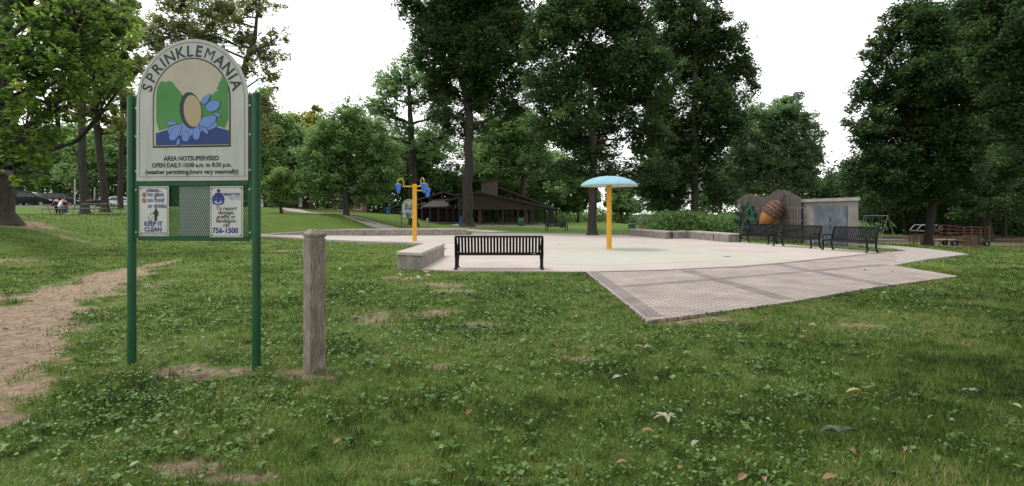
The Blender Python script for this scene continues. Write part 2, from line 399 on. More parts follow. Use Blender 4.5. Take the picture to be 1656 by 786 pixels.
m_brk = brickmat("paving_brick", (.305, .258, .236), (.385, .33, .302), (.135, .115, .10))
m_brk2 = brickmat("paving_band_brick", (.185, .16, .158), (.235, .205, .20), (.12, .105, .10), .2, .1)
sheet("brick_pavement", BRICK, .026, m_brk)
def band(a, b, w):
    a = Vector(a); b = Vector(b); d = (b - a).normalized(); nn = Vector((-d.y, d.x)) * w / 2
    sheet("paving_band_marking", [tuple(a - nn), tuple(b - nn), tuple(b + nn), tuple(a + nn)], .0305, m_brk2, .003)
band((2.17, 14.85), (2.17, 8.5), .26); band((4.8, 15.3), (5.02, 10.2), .34); band((8.2, 17.2), (8.2, 12.2), .34)
for a, b in (((2.35, 11.95), (4.75, 13.25)), ((5.1, 13.45), (8.0, 15.1)), ((8.4, 15.3), (11.4, 17.1))): band(a, b, .26)
pb = g2([(956, 442.2), (1075, 439.2), (1200, 433.2), (1270, 427.4), (1335, 420.3), (1385, 414.8), (1432, 409.8)])
for a, b in zip(pb[:-1], pb[1:]): sheet("paving_band_marking", [a, b, (b[0] - .1, b[1] + .18), (a[0] - .1, a[1] + .18)], .0345, m_brk2, .003)

# ------------------------------------------------------------------ seat walls
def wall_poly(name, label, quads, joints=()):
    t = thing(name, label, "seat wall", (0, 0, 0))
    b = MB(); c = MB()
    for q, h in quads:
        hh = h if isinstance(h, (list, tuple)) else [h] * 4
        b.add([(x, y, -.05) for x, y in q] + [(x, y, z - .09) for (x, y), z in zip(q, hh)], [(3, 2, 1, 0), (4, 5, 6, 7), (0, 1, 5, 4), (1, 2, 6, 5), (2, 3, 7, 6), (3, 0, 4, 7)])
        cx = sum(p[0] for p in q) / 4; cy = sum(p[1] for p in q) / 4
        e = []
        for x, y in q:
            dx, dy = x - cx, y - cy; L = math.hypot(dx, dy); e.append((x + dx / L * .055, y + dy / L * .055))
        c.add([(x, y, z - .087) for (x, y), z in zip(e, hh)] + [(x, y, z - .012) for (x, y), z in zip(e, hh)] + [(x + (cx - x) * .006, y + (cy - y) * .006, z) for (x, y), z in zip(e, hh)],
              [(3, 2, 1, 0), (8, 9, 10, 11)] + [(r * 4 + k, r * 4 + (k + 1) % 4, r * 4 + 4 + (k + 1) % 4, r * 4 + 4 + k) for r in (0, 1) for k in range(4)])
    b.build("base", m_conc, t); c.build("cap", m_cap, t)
    if joints:
        j = MB()
        for (x, y, h) in joints: j.box((x, y, h / 2), (.02, .02, h))
        j.build("joint", m_joint, t)
    return t
wall_poly("seat_wall", "short concrete seat wall ending in the lawn beside the black slatted bench", [([(-2.54, 15.65), (-2.48, 20.4), (-3.22, 20.5), (-3.29, 15.95)], .5)])
AB, Bp, Cp, Dp = (8.4, 40.0), (9.42, 34.0), (11.05, 35.0), (11.75, 30.2)
wall_poly("seat_wall", "stepped concrete seat wall with kinked corner on the pad edge by the wooden slat screen",
          [([AB, Bp, (9.97, 34.75), (9.1, 40.1)], .5), ([(9.99, 34.36), (11.03, 35.0), (11.0, 35.8), (9.99, 34.77)], .497), ([Cp, Dp, (12.45, 30.4), (11.75, 35.6)], .5)],
          [(8.88, 37.2, .4), (11.28, 33.4, .4), (11.5, 31.8, .4)])
# curved wall: rises out of the flush kerb and runs along the back of the pad
wp = [(-3.24, 40.0), (-5.6, 39.6), (-8, 39.2), (-10.3, 39.0), (-12.2, 39.4), (-13.9, 40.0), (-15.4, 40.6), (-16.8, 41.0), (-17.9, 40.4)]
qs = []; hs = [.5, .5, .5, .5, .48, .40, .28, .18, .10]
nrm = []
for i in range(len(wp)):
    a = wp[max(i - 1, 0)]; b = wp[min(i + 1, len(wp) - 1)]; d = Vector((b[0] - a[0], b[1] - a[1])).normalized(); nrm.append(Vector((d.y, -d.x)))
for i in range(len(wp) - 1):
    a, b = wp[i], wp[i + 1]; na, nb = nrm[i] * .7, nrm[i + 1] * .7
    qs.append(([a, b, (b[0] + nb.x, b[1] + nb.y), (a[0] + na.x, a[1] + na.y)], [hs[i], hs[i + 1], hs[i + 1], hs[i]]))
wall_poly("seat_wall", "long curved concrete seat wall closing the pad below the sloping lawn path", qs, [(-5.6, 39.58, .41), (-10.3, 38.98, .41), (-13.3, 39.75, .33)])
kb = MB(); kp = [(-17.9, 40.4), (-18.25, 39.6), (-17.2, 38.0), (-15.5, 36.5), (-13.4, 34.8), (-10.7, 32.0), (-7.9, 30.0), (-5.4, 28.8), (-4.0, 27.6), (-3.35, 24.5), (-3.3, 20.6)]
vs = []; fs = []
for i, q in enumerate(kp):
    a = kp[max(i - 1, 0)]; b = kp[min(i + 1, len(kp) - 1)]; d = Vector((b[0] - a[0], b[1] - a[1])).normalized(); nn = Vector((-d.y, d.x)) * .45
    vs += [(q[0], q[1], -.1), (q[0], q[1], .10), (q[0] + nn.x, q[1] + nn.y, .10), (q[0] + nn.x, q[1] + nn.y, -.1)]
for i in range(len(kp) - 1):
    for k in range(4): fs.append((4 * i + k, 4 * i + (k + 1) % 4, 4 * i + 4 + (k + 1) % 4, 4 * i + 4 + k))
kb.add(vs, fs); tag(kb.build("kerb", m_cap), kind="structure")

# ------------------------------------------------------------------ park sign
m_green = mat("sign_green_paint", (.005, .055, .020), (.008, .074, .027), .45, scale=5, bump=.03, bscale=40, spec=.3)
m_panel = mat("sign_panel_paint", (.36, .355, .335), (.43, .425, .41), .6, scale=2.2, stretch=(4, 4, .6), bump=.02)
m_plate = mat("notice_paint", (.43, .425, .41), (.49, .485, .47), .5, scale=4)
m_ink = mat("black_ink", (.012, .014, .014), rough=.6); m_dkgreen = mat("dark_green_ink", (.012, .035, .03), rough=.6)
m_blue = mat("blue_ink", (.012, .03, .16), (.016, .036, .19), .6); m_red = mat("red_ink", (.35, .03, .035), rough=.6)
m_cream = mat("art_cream", (.35, .32, .25), (.40, .365, .29), .6, scale=3); m_hill = mat("art_green", (.045, .18, .04), (.058, .21, .048), .6, scale=3)
m_water = mat("art_blue", (.01, .036, .15), (.013, .045, .18), .6, scale=3); m_splash = mat("art_light_blue", (.13, .21, .48), rough=.6)
m_tan = mat("art_tan", (.36, .28, .18), rough=.6); m_white = mat("white_paint", (.7, .7, .68), rough=.5); m_alu = mat("aluminium", (.45, .46, .46), (.5, .51, .51), .45, metal=.6, scale=3)
m_steel = mat("bolt_steel", (.35, .35, .35), rough=.4, metal=.8)

def arch(half, zb, zs, ry, n=24):
    return [(-half, zb), (half, zb)] + [(half * math.cos(math.pi * k / n), zs + ry * math.sin(math.pi * k / n)) for k in range(n + 1)]
def ell(cx, cz, a, b, ang, n=20, taper=0.0):
    ca, sa = math.cos(R(ang)), math.sin(R(ang)); o = []
    for k in range(n):
        t = 2 * math.pi * k / n; u, v = a * math.cos(t), b * math.sin(t) * (1 - taper * math.cos(t))
        o.append((cx + u * ca - v * sa, cz + u * sa + v * ca))
    return o
def outline(mb, poly, w, y, mi=0):
    n = len(poly)
    c = Vector((sum(p[0] for p in poly) / n, sum(p[1] for p in poly) / n)); inn = []
    for i in range(n):
        a, b, d = Vector(poly[i - 1]), Vector(poly[i]), Vector(poly[(i + 1) % n])
        e1 = (b - a).normalized(); e2 = (d - b).normalized(); nn = (Vector((-e1.y, e1.x)) + Vector((-e2.y, e2.x)))
        nn.normalize(); q = b + nn * w
        inn.append(q)
    mb.add([(p[0], y, p[1]) for p in poly] + [(q.x, y, q.y) for q in inn], [(i, (i + 1) % n, n + (i + 1) % n, n + i) for i in range(n)], mi)
def flat(mb, poly, y, mi=0): mb.add([(x, y, z) for x, z in poly], [tuple(range(len(poly)))], mi)

def make_sign(name, label, loc, rz, full=True):
    t = thing(name, label, "sign", loc, rz, "park signs by the splash pad")
    HW = .71
    for s_ in (-1, 1):
        p = MB().lathe([(.0, -.15), (.043, -.15), (.043, 2.83), (.036, 2.85), (0, 2.853)], 20, (s_ * HW, 0, 0)).build("post", m_green, t, True)
        fl_ = MB().box((s_ * .647, -.004, 2.08), (.045, .012, 1.50)).build("mounting_bar", m_green, t)
        if full:
            for z in (2.72, 2.42, 2.05, 1.85, 1.40): MB().lathe([(0, -.006), (.011, -.006), (.011, 0)], 8, (s_ * .647, -.012, z), Matrix.Rotation(R(90), 3, 'X').to_3x3() @ Matrix.Scale(-1, 3)).build("bolt", m_steel, fl_)
    fr = MB()
    fr.box((0, 0, 1.915), (1.25, .03, .045)); fr.box((0, 0, 1.335), (1.25, .03, .05)); fr.build("crossbar", m_green, t)
    pan = MB().prism(arch(.633, 1.942, 2.775, .655), -.026, -.010).build("panel", m_panel, t)
    bo = MB(); outline(bo, arch(.60, 1.985, 2.775, .622, 36), .005, -.028); bo.build("border_line", m_ink, pan)
    fa = MB()
    flat(fa, arch(.442, 2.293, 2.79, .442, 32), -.0285, 0); flat(fa, arch(.428, 2.309, 2.79, .428, 32), -.0300, 1)
    K = lambda L: [((240 + u / 5.24 - 311.8) / 140, (591 - (100 + v / 5.24)) / 153.5) for u, v in L]
    flat(fa, smooth_poly(K([(84, 592), (84, 250), (100, 200), (120, 165), (148, 163), (160, 178), (180, 165), (210, 165), (232, 190), (240, 205), (262, 230), (300, 280), (330, 330), (345, 520), (290, 528), (180, 565)]), 1), -.0315, 2)
    flat(fa, smooth_poly(K([(684, 585), (684, 235), (672, 175), (652, 140), (625, 145), (622, 175), (604, 190), (605, 215), (585, 235), (600, 262), (572, 268), (555, 290), (520, 300), (500, 330), (450, 340), (430, 400), (430, 505), (560, 540)]), 1), -.0315, 2)
    flat(fa, K([(82, 598), (180, 566), (300, 522), (420, 512), (560, 543), (688, 586), (688, 708), (82, 708)]), -.0330, 1)
    flat(fa, K([(82, 606), (180, 576), (300, 532), (420, 522), (560, 553), (688, 594), (688, 708), (82, 708)]), -.0345, 3)
    crest = [(178, 590), (195, 560), (225, 545), (250, 560), (275, 530), (310, 520), (335, 545), (365, 545), (400, 525), (440, 505), (480, 500), (520, 470), (560, 480), (585, 520), (600, 555), (560, 575), (520, 590), (480, 580), (450, 610), (420, 640), (395, 610), (370, 640), (335, 660), (305, 630), (270, 625), (235, 640), (205, 630)]
    flat(fa, smooth_poly(K([(400 + (u - 400) * 1.015, 570 + (v - 570) * 1.03) for u, v in crest]), 2), -.0352, 6); flat(fa, smooth_poly(K(crest), 2), -.0356, 4)
    def E(u, v, a, b, an, lay, m_, tp=0.0): c = K([(u, v)])[0]; flat(fa, ell(c[0], c[1], a / 5.24 / 140, b / 5.24 / 153.5, an, 20, tp), lay, m_)
    for u, v, a, b, an, tp in ((520, 512, 72, 44, 22, .3), (252, 600, 74, 36, 52, .3), (425, 600, 62, 30, 85, .4), (335, 635, 40, 32, 80, .3), (560, 385, 60, 45, 20, .1), (505, 325, 46, 22, 48, .4), (600, 462, 30, 13, -25, .5), (220, 523, 42, 15, 0, .5), (495, 588, 40, 17, -50, .5), (272, 680, 28, 14, 80, .5)):
        E(u, v, a + 4, b + 4, an, -.0360, 6, tp); E(u, v, a, b, an, -.0372, 4, tp)
    E(372, 418, 142, 96, 98, -.0385, 5); E(392, 424, 124, 80, 98, -.0397, 7)
    fa.build("picture", [m_ink, m_cream, m_hill, m_water, m_splash, m_dkgreen, m_blue, m_tan], pan, recalc=False)
    tx = MB()
    word = "SPRINKLEMANIA"; wd = [1.0, 1.0, 1.05, .55, 1.15, 1.05, .9, .95, 1.3, 1.1, 1.15, .55, 1.1]
    tot = sum(wd); a0, a1 = 169, 11; acc = 0
    for ch, w_ in zip(word, wd):
        an = R(a0 + (a1 - a0) * (acc + w_ / 2) / tot); acc += w_
        r_ = .472; text_geo(tx, ch, .165, r_ * math.cos(an), 2.775 + r_ * math.sin(an), -.0285, 'CENTER', 0.0 if ch == 'M' else .0035, 0, an - math.pi / 2, .95)
    tx.build("lettering", m_dkgreen, pan, recalc=False)
    tx = MB()
    text_geo(tx, "AREA NOTSUPERVISED", .066, 0, 2.155, -.0285, 'CENTER', .0018, sx=.93)
    text_geo(tx, "OPEN DAILY-10:00 a.m. to 8:30 p.m.", .066, 0, 2.085, -.0285, 'CENTER', .0018, sx=.90)
    text_geo(tx, "(weather permitting,hours vary seasonally)", .066, 0, 2.015, -.0285, 'CENTER', .0018, sx=.93)
    tx.build("lettering", m_ink, pan, recalc=False)
    # expanded metal sheet: two families of diagonal strands clipped to the frame
    x0, x1, z0, z1 = -.625, .625, 1.36, 1.893; me = MB(); pit, sl = (.0225, 2.0) if full else (.06, 2.0)
    for d_ in (-1, 1):
        k = x0 - (z1 - z0) / sl
        while k < x1 + (z1 - z0) / sl:
            pts = []
            za, zb_ = z0, z1
            xa, xb = (k, k + (z1 - z0) / sl) if d_ > 0 else (k + (z1 - z0) / sl, k)
            A = Vector((xa, z0)); B_ = Vector((xb, z1)); t0, t1 = 0.0, 1.0; dx = B_.x - A.x
            if dx: 
                ta, tb = sorted(((x0 - A.x) / dx, (x1 - A.x) / dx)); t0 = max(t0, ta); t1 = min(t1, tb)
            if t1 - t0 > .02:
                P_, Q_ = A.lerp(B_, t0), A.lerp(B_, t1); w_ = .0034 if full else .012
                yy = .002 * d_
                me.add([(P_.x - w_, yy, P_.y), (P_.x + w_, yy, P_.y), (Q_.x + w_, yy, Q_.y), (Q_.x - w_, yy, Q_.y)], [(0, 1, 2, 3)])
            k += pit
    me.build("mesh_sheet", m_green, t, recalc=False)
    MB().box((.0, .03, 1.625), (.36, .004, .55)).build("rear_plate", m_alu, t)
    def plate(cx, w_, zt, zb, nm):
        P_ = MB().box((cx, -.022, (zt + zb) / 2), (w_, .008, zt - zb), bev=.003).build("notice_plate", m_plate, t)
        o_ = MB(); outline(o_, [(cx - w_ / 2 + .012, zb + .012), (cx + w_ / 2 - .012, zb + .012), (cx + w_ / 2 - .012, zt - .012), (cx - w_ / 2 + .012, zt - .012)], .006, -.0275)
        for sx_ in (-1, 1):
            for zz in (zt - .022, zb + .022): o_.box((cx + sx_ * (w_ / 2 - .024), -.0275, zz), (.010, .004, .010))
        o_.build("border_line", m_ink, P_, recalc=False); return P_
    y = -.0280
    cx = -.434; P1 = plate(cx, .345, 1.885, 1.357, "a"); a = MB(); L = cx - .172
    Zc = lambda v: 1.885 - (v - 88) / 628 * .528; Xc = lambda u: L + (u - 70) / 368 * .345
    def lett(m_, P_, *q_, **k_):
        g_ = MB(); text_geo(g_, *q_, **k_); g_.build("lettering", m_, P_, recalc=False)
    lett(m_blue, P1, "please...", .056, Xc(258), Zc(155), y, 'CENTER', .0015, .3)
    lett(m_blue, P1, "no glass", .066, Xc(180), Zc(212), y, 'LEFT', .0015, sx=.9); lett(m_blue, P1, "no food", .066, Xc(180), Zc(284), y, 'LEFT', .0015, sx=.9)
    lett(m_blue, P1, "or drinks", .066, Xc(180), Zc(358), y, 'LEFT', .0015, sx=.9)
    lett(m_blue, P1, "KEEP IT", .064, Xc(250), Zc(584), y, 'CENTER', .0025); lett(m_blue, P1, "CLEAN", .064, Xc(248), Zc(654), y, 'CENTER', .0025)
    a = MB(); lett(m_ink, P1, "City of Brantford By-Law 166-2004", .0215, Xc(250), Zc(682), y, 'CENTER', .0003, sx=.95)
    flat(a, ell(Xc(282), Zc(380), .013, .013, 0), y); q = lambda L_: [(Xc(u), Zc(v)) for u, v in L_]
    flat(a, q([(262, 395), (300, 392), (314, 405), (314, 460), (304, 462), (300, 415), (298, 526), (284, 526), (281, 465), (279, 526), (264, 526), (263, 432), (240, 436), (215, 432), (215, 426), (240, 428), (258, 410)]), y)
    a.build("pictogram", m_ink, P1, recalc=False); a = MB()
    for L_ in ([(188, 465), (194, 464), (206, 524), (200, 528)], [(238, 464), (244, 465), (230, 528), (224, 524)], [(200, 522), (230, 522), (230, 529), (200, 529)], [(208, 440), (216, 436), (218, 456), (210, 456)]): flat(a, q(L_), y)
    a.build("pictogram", m_ink, P1, recalc=False)
    for v in (194, 267):
        a = MB(); ring = ell(Xc(138), Zc(v), .026, .026, 0, 20); outline(a, ring, .006, y - .0004)
        a.add([(Xc(138) + dx_, y - .0008, Zc(v) + dz_) for dx_, dz_ in ((-.019, .014), (-.014, .019), (.019, -.014), (.014, -.019))], [(0, 1, 2, 3)])
        a.build("pictogram", m_red, P1, recalc=False)
        a = MB(); flat(a, [(Xc(138) - .007, Zc(v) - .015), (Xc(138) + .007, Zc(v) - .015), (Xc(138) + .009, Zc(v) + .014), (Xc(138) - .009, Zc(v) + .014)], y)
        a.build("pictogram", m_ink, P1, recalc=False)
    cx = .394; P2 = plate(cx, .368, 1.882, 1.35, "b"); L = cx - .184
    Zc = lambda v: 1.882 - (v - 90) / 655 * .532; Xc = lambda u: L + (u - 945) / 405 * .368
    a = MB(); q = lambda L_: [(Xc(u), Zc(v)) for u, v in L_]
    lett(m_blue, P2, "COMMUNITY PRIDE", .0385, Xc(1083), Zc(210), y, 'LEFT', .0010, sx=.62)
    lett(m_blue, P2, "It starts with me", .021, Xc(1318), Zc(238), y, 'RIGHT', .0002, .3, sx=.95); lett(m_blue, P2, "by-law enforcement", .015, Xc(1318), Zc(262), y, 'RIGHT', 0, .3, sx=.95)
    lett(m_blue, P2, "756-1500", .076, Xc(1133), Zc(688), y, 'CENTER', .003)
    flat(a, ell(Xc(1051), Zc(147), .019, .019, 0), y); flat(a, q([(1024, 172), (1076, 172), (1072, 300), (1030, 300)]), y - .0010)
    flat(a, ell(Xc(1048), Zc(290), .068, .034, 0, 28), y)
    for du, dv in ((-45, 228), (45, 228), (-28, 205), (28, 205), (-58, 250), (58, 250)): flat(a, ell(Xc(1048 + du), Zc(dv), .018, .024, 0, 12), y - .0002 * (1 + abs(du) / 30))
    a.build("emblem", m_blue, P2, recalc=False)
    a = MB(); flat(a, ell(Xc(1048), Zc(292), .041, .018, 0, 24), y - .0006); a.build("pictogram", m_plate, P2, recalc=False)
    for s_, v in (("To report", 395), ("damage,", 448), ("graffiti or", 503), ("vandalism:", 556), ("call", 607)): lett(m_ink, P2, s_, .056, Xc(1142), Zc(v), y, 'CENTER', .0008, .25)
    return t
make_sign("park_sign", "tall arched park sign on two green posts beside the weathered wooden bollard", (-3.36, 5.865, 0), math.atan2(-.17, 1.41))
o = make_sign("park_sign", "small distant arched park sign behind the curved seat wall and yellow bucket post", (-9.55, 51.5, tzf(-9.55, 51.5) - .12), 0.0, False)
o.scale = (.93, .93, .86)

# ------------------------------------------------------------------ bollards
def woodmat():
    m = bpy.data.materials.new("weathered_wood"); m.use_nodes = True; n, l = NT(m); p = n["Principled BSDF"]; p.inputs["Roughness"].default_value = .85
    tc = n.new("ShaderNodeTexCoord"); mp = n.new("ShaderNodeMapping"); mp.inputs["Scale"].default_value = (1, 1, .1); l.new(tc.outputs["Object"], mp.inputs[0])
    w = n.new("ShaderNodeTexNoise"); w.inputs["Scale"].default_value = 13; w.inputs["Detail"].default_value = 3; l.new(mp.outputs[0], w.inputs[0])
    mm = n.new("ShaderNodeMath"); mm.operation = 'MULTIPLY'; mm.inputs[1].default_value = 9; l.new(w.outputs[0], mm.inputs[0])
    fr = n.new("ShaderNodeMath"); fr.operation = 'FRACT'; l.new(mm.outputs[0], fr.inputs[0])
    cr = n.new("ShaderNodeValToRGB"); e = cr.color_ramp.elements; e[0].position = 0; e[0].color = (.15, .125, .102, 1); e[1].position = 1; e[1].color = (.255, .217, .182, 1)
    q = e.new(.8); q.color = (.30, .26, .22, 1); q = e.new(.93); q.color = (.10, .08, .064, 1); l.new(fr.outputs[0], cr.inputs[0])
    b2 = n.new("ShaderNodeTexNoise"); b2.inputs["Scale"].default_value = 5; b2.inputs["Detail"].default_value = 7; l.new(tc.outputs["Object"], b2.inputs[0])
    r2 = n.new("ShaderNodeValToRGB"); r2.color_ramp.elements[0].position = .3; r2.color_ramp.elements[1].position = .7; r2.color_ramp.elements[0].color = (.7, .68, .66, 1); r2.color_ramp.elements[1].color = (1.1, 1.08, 1.05, 1); l.new(b2.outputs[0], r2.inputs[0])
    mu = n.new("ShaderNodeMix"); mu.data_type = 'RGBA'; mu.blend_type = 'MULTIPLY'; mu.inputs[0].default_value = 1; l.new(cr.outputs[0], mu.inputs[6]); l.new(r2.outputs[0], mu.inputs[7]); l.new(mu.outputs[2], p.inputs["Base Color"])
    bp = n.new("ShaderNodeBump"); bp.inputs["Strength"].default_value = .35; bp.inputs["Distance"].default_value = .004; l.new(fr.outputs[0], bp.inputs["Height"]); l.new(bp.outputs[0], p.inputs["Normal"])
    return m
m_wood = woodmat()
def bollard(label, loc, rz, h=1.42, w=.172):
    t = thing("wooden_bollard", label, "bollard", loc, rz, "square wooden bollards")
    MB().box((0, 0, (h - .075 - .15) / 2), (w, w, h - .075 + .15), bev=.008).build("post", m_wood, t)
    hw = w / 2; c = MB()
    c.box((0, 0, h - .068), (w - .02, w - .02, .016))
    z0, z1, z2 = h - .060, h - .032, h + .018; k = hw * .45
    sq = lambda r, z: [(-r, -r, z), (r, -r, z), (r, r, z), (-r, r, z)]
    c.add(sq(hw, z0) + sq(hw + .002, z1) + sq(k, z2), [(3, 2, 1, 0), (8, 9, 10, 11)] + [(r * 4 + i, r * 4 + (i + 1) % 4, r * 4 + 4 + (i + 1) % 4, r * 4 + 4 + i) for r in (0, 1) for i in range(4)])
    c.build("cap", m_wood, t); return t
bollard("weathered square wooden bollard in the lawn beside the tall arched sign", (-2.03, 5.72, 0), R(43))
bollard("small far wooden bollard standing by the distant arched sign", (-7.6, 50, tzf(-7.6, 50) - .1), R(10), 1.15, .2)
bollard("pale wooden bollard behind the stepped seat wall beside a green barrel", (11.7, 50.5, tzf(11.7, 50.5)), R(5), 1.25, .24)

# ------------------------------------------------------------------ splash features
m_yel = mat("yellow_paint", (.57, .295, .014), (.63, .345, .022), .5, scale=2)
m_sky = mat("mushroom_blue", (.17, .335, .41), (.24, .40, .47), .65, scale=1.6, bump=.02)
m_und = mat("mushroom_white", (.46, .45, .42), (.54, .53, .5), .6, scale=2)
m_bkt = mat("bucket_blue", (.035, .14, .55), (.06, .20, .62), .35, scale=4)
X, Y, _ = gp(985, 404)
t = thing("water_mushroom", "yellow pole topped by a wide light blue mushroom dome on the pad", "spray feature", (X, Y, .03))
MB().lathe([(0, 0), (.17, 0), (.17, .012), (.112, .014), (.112, 2.95)], 24).build("pole", m_yel, t, True)
pr = [(.0, 3.20), (.2, 3.195), (.45, 3.17), (.7, 3.115), (.92, 3.035), (1.1, 2.935), (1.19, 2.86), (1.235, 2.795), (1.24, 2.775), (1.225, 2.76)]
MB().lathe(pr, 48).build("cap", m_sky, t, True)
MB().lathe([(1.222, 2.764), (1.15, 2.80), (.9, 2.85), (.5, 2.895), (.11, 2.91)], 48).build("underside", m_und, t, True)

X, Y, _ = gp(670.5, 391)
t = thing("bucket_spray_post", "yellow post with three arms carrying blue tipping buckets on the pad", "spray feature", (X, Y, .03))
MB().lathe([(0, 0), (.17, 0), (.17, .012), (.122, .014), (.122, 3.22), (0, 3.22)], 24).build("pole", m_yel, t, True)
for an in (180, 47, -47):
    ca, sa = math.cos(R(an)), math.sin(R(an)); P = lambda r, z: (r * ca, r * sa, z)
    dz = -.22 if an == 47 else 0
    MB().tube([P(.1, 3.08 + dz), P(.66, 3.08 + dz)], .035, 10).build("arm", m_yel, t, True)
    g = MB(); g.tube([P(.62, 3.08 + dz), P(.62, 3.36 + dz)] + [P(.78 - .16 * math.cos(R(a_)), 3.36 + dz + .16 * math.sin(R(a_))) for a_ in range(30, 181, 30)] + [P(.94, 3.2 + dz)], .026, 8)
    g.build("gooseneck", m_yel, t, True)
    b = MB().lathe([(.0, 3.26), (.10, 3.26), (.185, 3.235), (.19, 3.20), (.175, 3.18), (.14, 3.0), (.10, 2.84), (.07, 2.74), (.0, 2.72)], 20, (.92 * ca, .92 * sa, dz - .02))
    b.build("bucket", m_bkt, t, True)

for lab, px, py in (("small dark drain grate set flush in the pad near the benches", 1176, 416.5), ("dark drain cover in the pad between mushroom and bucket post", 905, 396)):
    X, Y, _ = gp(px, py); t = thing("drain_grate", lab, "drain", (X, Y, .032))
    MB().lathe([(0, 0), (.13, 0), (.15, .004), (.17, .004), (.175, 0)], 20).build("frame", mat("drain_iron", (.06, .058, .055), (.1, .095, .09), .7), t, True)
    b = MB()
    for k in range(5): b.box((-.08 + .04 * k, 0, .004), (.018, .2 - abs(k - 2) * .03, .008))
    b.build("grate_bars", m_ink, t)
# ------------------------------------------------------------------ benches
m_blk = mat("black_bench_metal", (.004, .0045, .0055), (.007, .0075, .009), .42, scale=8, spec=.18)
def back_y(z, k): return -.235 - .14 * k * ((z - .42) / .5) ** 1.2
def make_bench(label, L, loc, rz, nsl, arms=True, top=.93):
    t = thing("slatted_bench", label, "bench", loc, rz, "black slatted metal benches")
    xe = L / 2; s = MB(); w = L / nsl * (.64 if arms and top < .95 else .70)
    prof = [(.285, .405), (.27, .435), (.2, .447), (.05, .432), (-.1, .425), (-.2, .43)]
    bprof = [(-.235, .455), (-.262, .6), (-.30, .75), (-.335, .86), (-.36, top - .012), (-.385, top)]
    bk = MB()
    def strip(mb, x, pf, th=.008):
        k = len(pf); vs = []
        for i, (yy, zz) in enumerate(pf):
            a = pf[max(i - 1, 0)]; b = pf[min(i + 1, k - 1)]; d = Vector((b[0] - a[0], b[1] - a[1])).normalized(); nn = (-d.y * th / 2, d.x * th / 2)
            for sx, sn in ((-1, 1), (1, 1), (1, -1), (-1, -1)): vs.append((x + sx * w / 2, yy + sn * nn[0], zz + sn * nn[1]))
        fs = [(3, 2, 1, 0), tuple((k - 1) * 4 + q for q in range(4))]
        for i in range(k - 1):
            for q in range(4): fs.append((4 * i + q, 4 * i + (q + 1) % 4, 4 * i + 4 + (q + 1) % 4, 4 * i + 4 + q))
        mb.add(vs, fs)
    for i in range(nsl):
        x = -xe + .05 + (L - .1) * (i + .5) / nsl; strip(s, x, prof); strip(bk, x, bprof)
    s.tube([(-xe + .03, .275, .40), (xe - .03, .275, .40)], .022, 8); s.tube([(-xe + .03, -.21, .415), (xe - .03, -.21, .415)], .022, 8); s.box((0, .03, .405), (L - .06, .05, .02))
    s.build("seat", m_blk, t, True)
    bk.tube([(-xe, -.375, top - .005), (xe, -.375, top - .005)], .029, 10); bk.tube([(-xe + .03, -.235, .46), (xe - .03, -.235, .46)], .022, 8)
    bk.build("backrest", m_blk, t, True)
    for sx in (-1, 1):
        x = sx * (xe - .01)
        MB().tube([(x, .27, .42), (x, .275, .33), (x, .25, .2), (x, .245, .08), (x, .265, .03), (x, .30, .012), (x, .30, 0)], [.040, .042, .034, .032, .040, .052, .056], 8).build("leg", m_blk, t, True)
        MB().tube([(x, -.385, top), (x, -.33, .8), (x, -.275, .6), (x, -.235, .42), (x, -.23, .3), (x, -.25, .16), (x, -.29, .06), (x, -.325, .012), (x, -.325, 0)], [.034, .040, .042, .045, .038, .034, .038, .052, .056], 8).build("leg", m_blk, t, True)
        MB().tube([(x, .26, .19), (x, .0, .20), (x, -.24, .19)], .016, 6).build("stretcher", m_blk, t, True)
        if arms:
            MB().tube([(x, -.275, .60), (x, -.1, .65), (x, .08, .675), (x, .22, .66), (x, .30, .61), (x, .315, .55), (x, .285, .50), (x, .24, .49), (x, .225, .53)], [.022, .024, .026, .028, .03, .026, .024, .02, .016], 8).build("armrest", m_blk, t, True)
            MB().tube([(x, .05, .67), (x, .04, .55), (x, .06, .43)], .014, 6).build("armrest_support", m_blk, t, True)
            MB().tube([(x, -.2, .44), (x, .03, .455), (x, .27, .43)], .026, 6).build("seat_frame", m_blk, t, True)
    return t
b0 = make_bench("long black slatted bench seen from behind at the lawn edge", 2.42, (-.36, 15.78, .03), 0, 26)
MB().box((.98, -.262, .445), (.09, .004, .018)).build("maker_plate", m_alu, b0)
bz = math.atan2(-.94, .33) + math.pi
for (x, y, L, lab) in ((12.9, 29.2, 2.0, "black slatted bench under the leaf sculptures of the wooden screen"),
                       (13.22, 25.9, 2.15, "black slatted bench between the acorn sculpture and grey metal doors"),
                       (13.98, 23.1, 2.05, "black slatted bench nearest the paved path, past the grey doors")):
    make_bench(lab, L, (x, y, .03 if y < 29 else .03), bz, 24, True, 1.0)
xb, yb = at(904, 373, 47)[:2]
make_bench("distant black bench on grass beside the large pavilion", 1.9, (xb, 49.5, tzf(xb, 49.5)), R(196), 12)

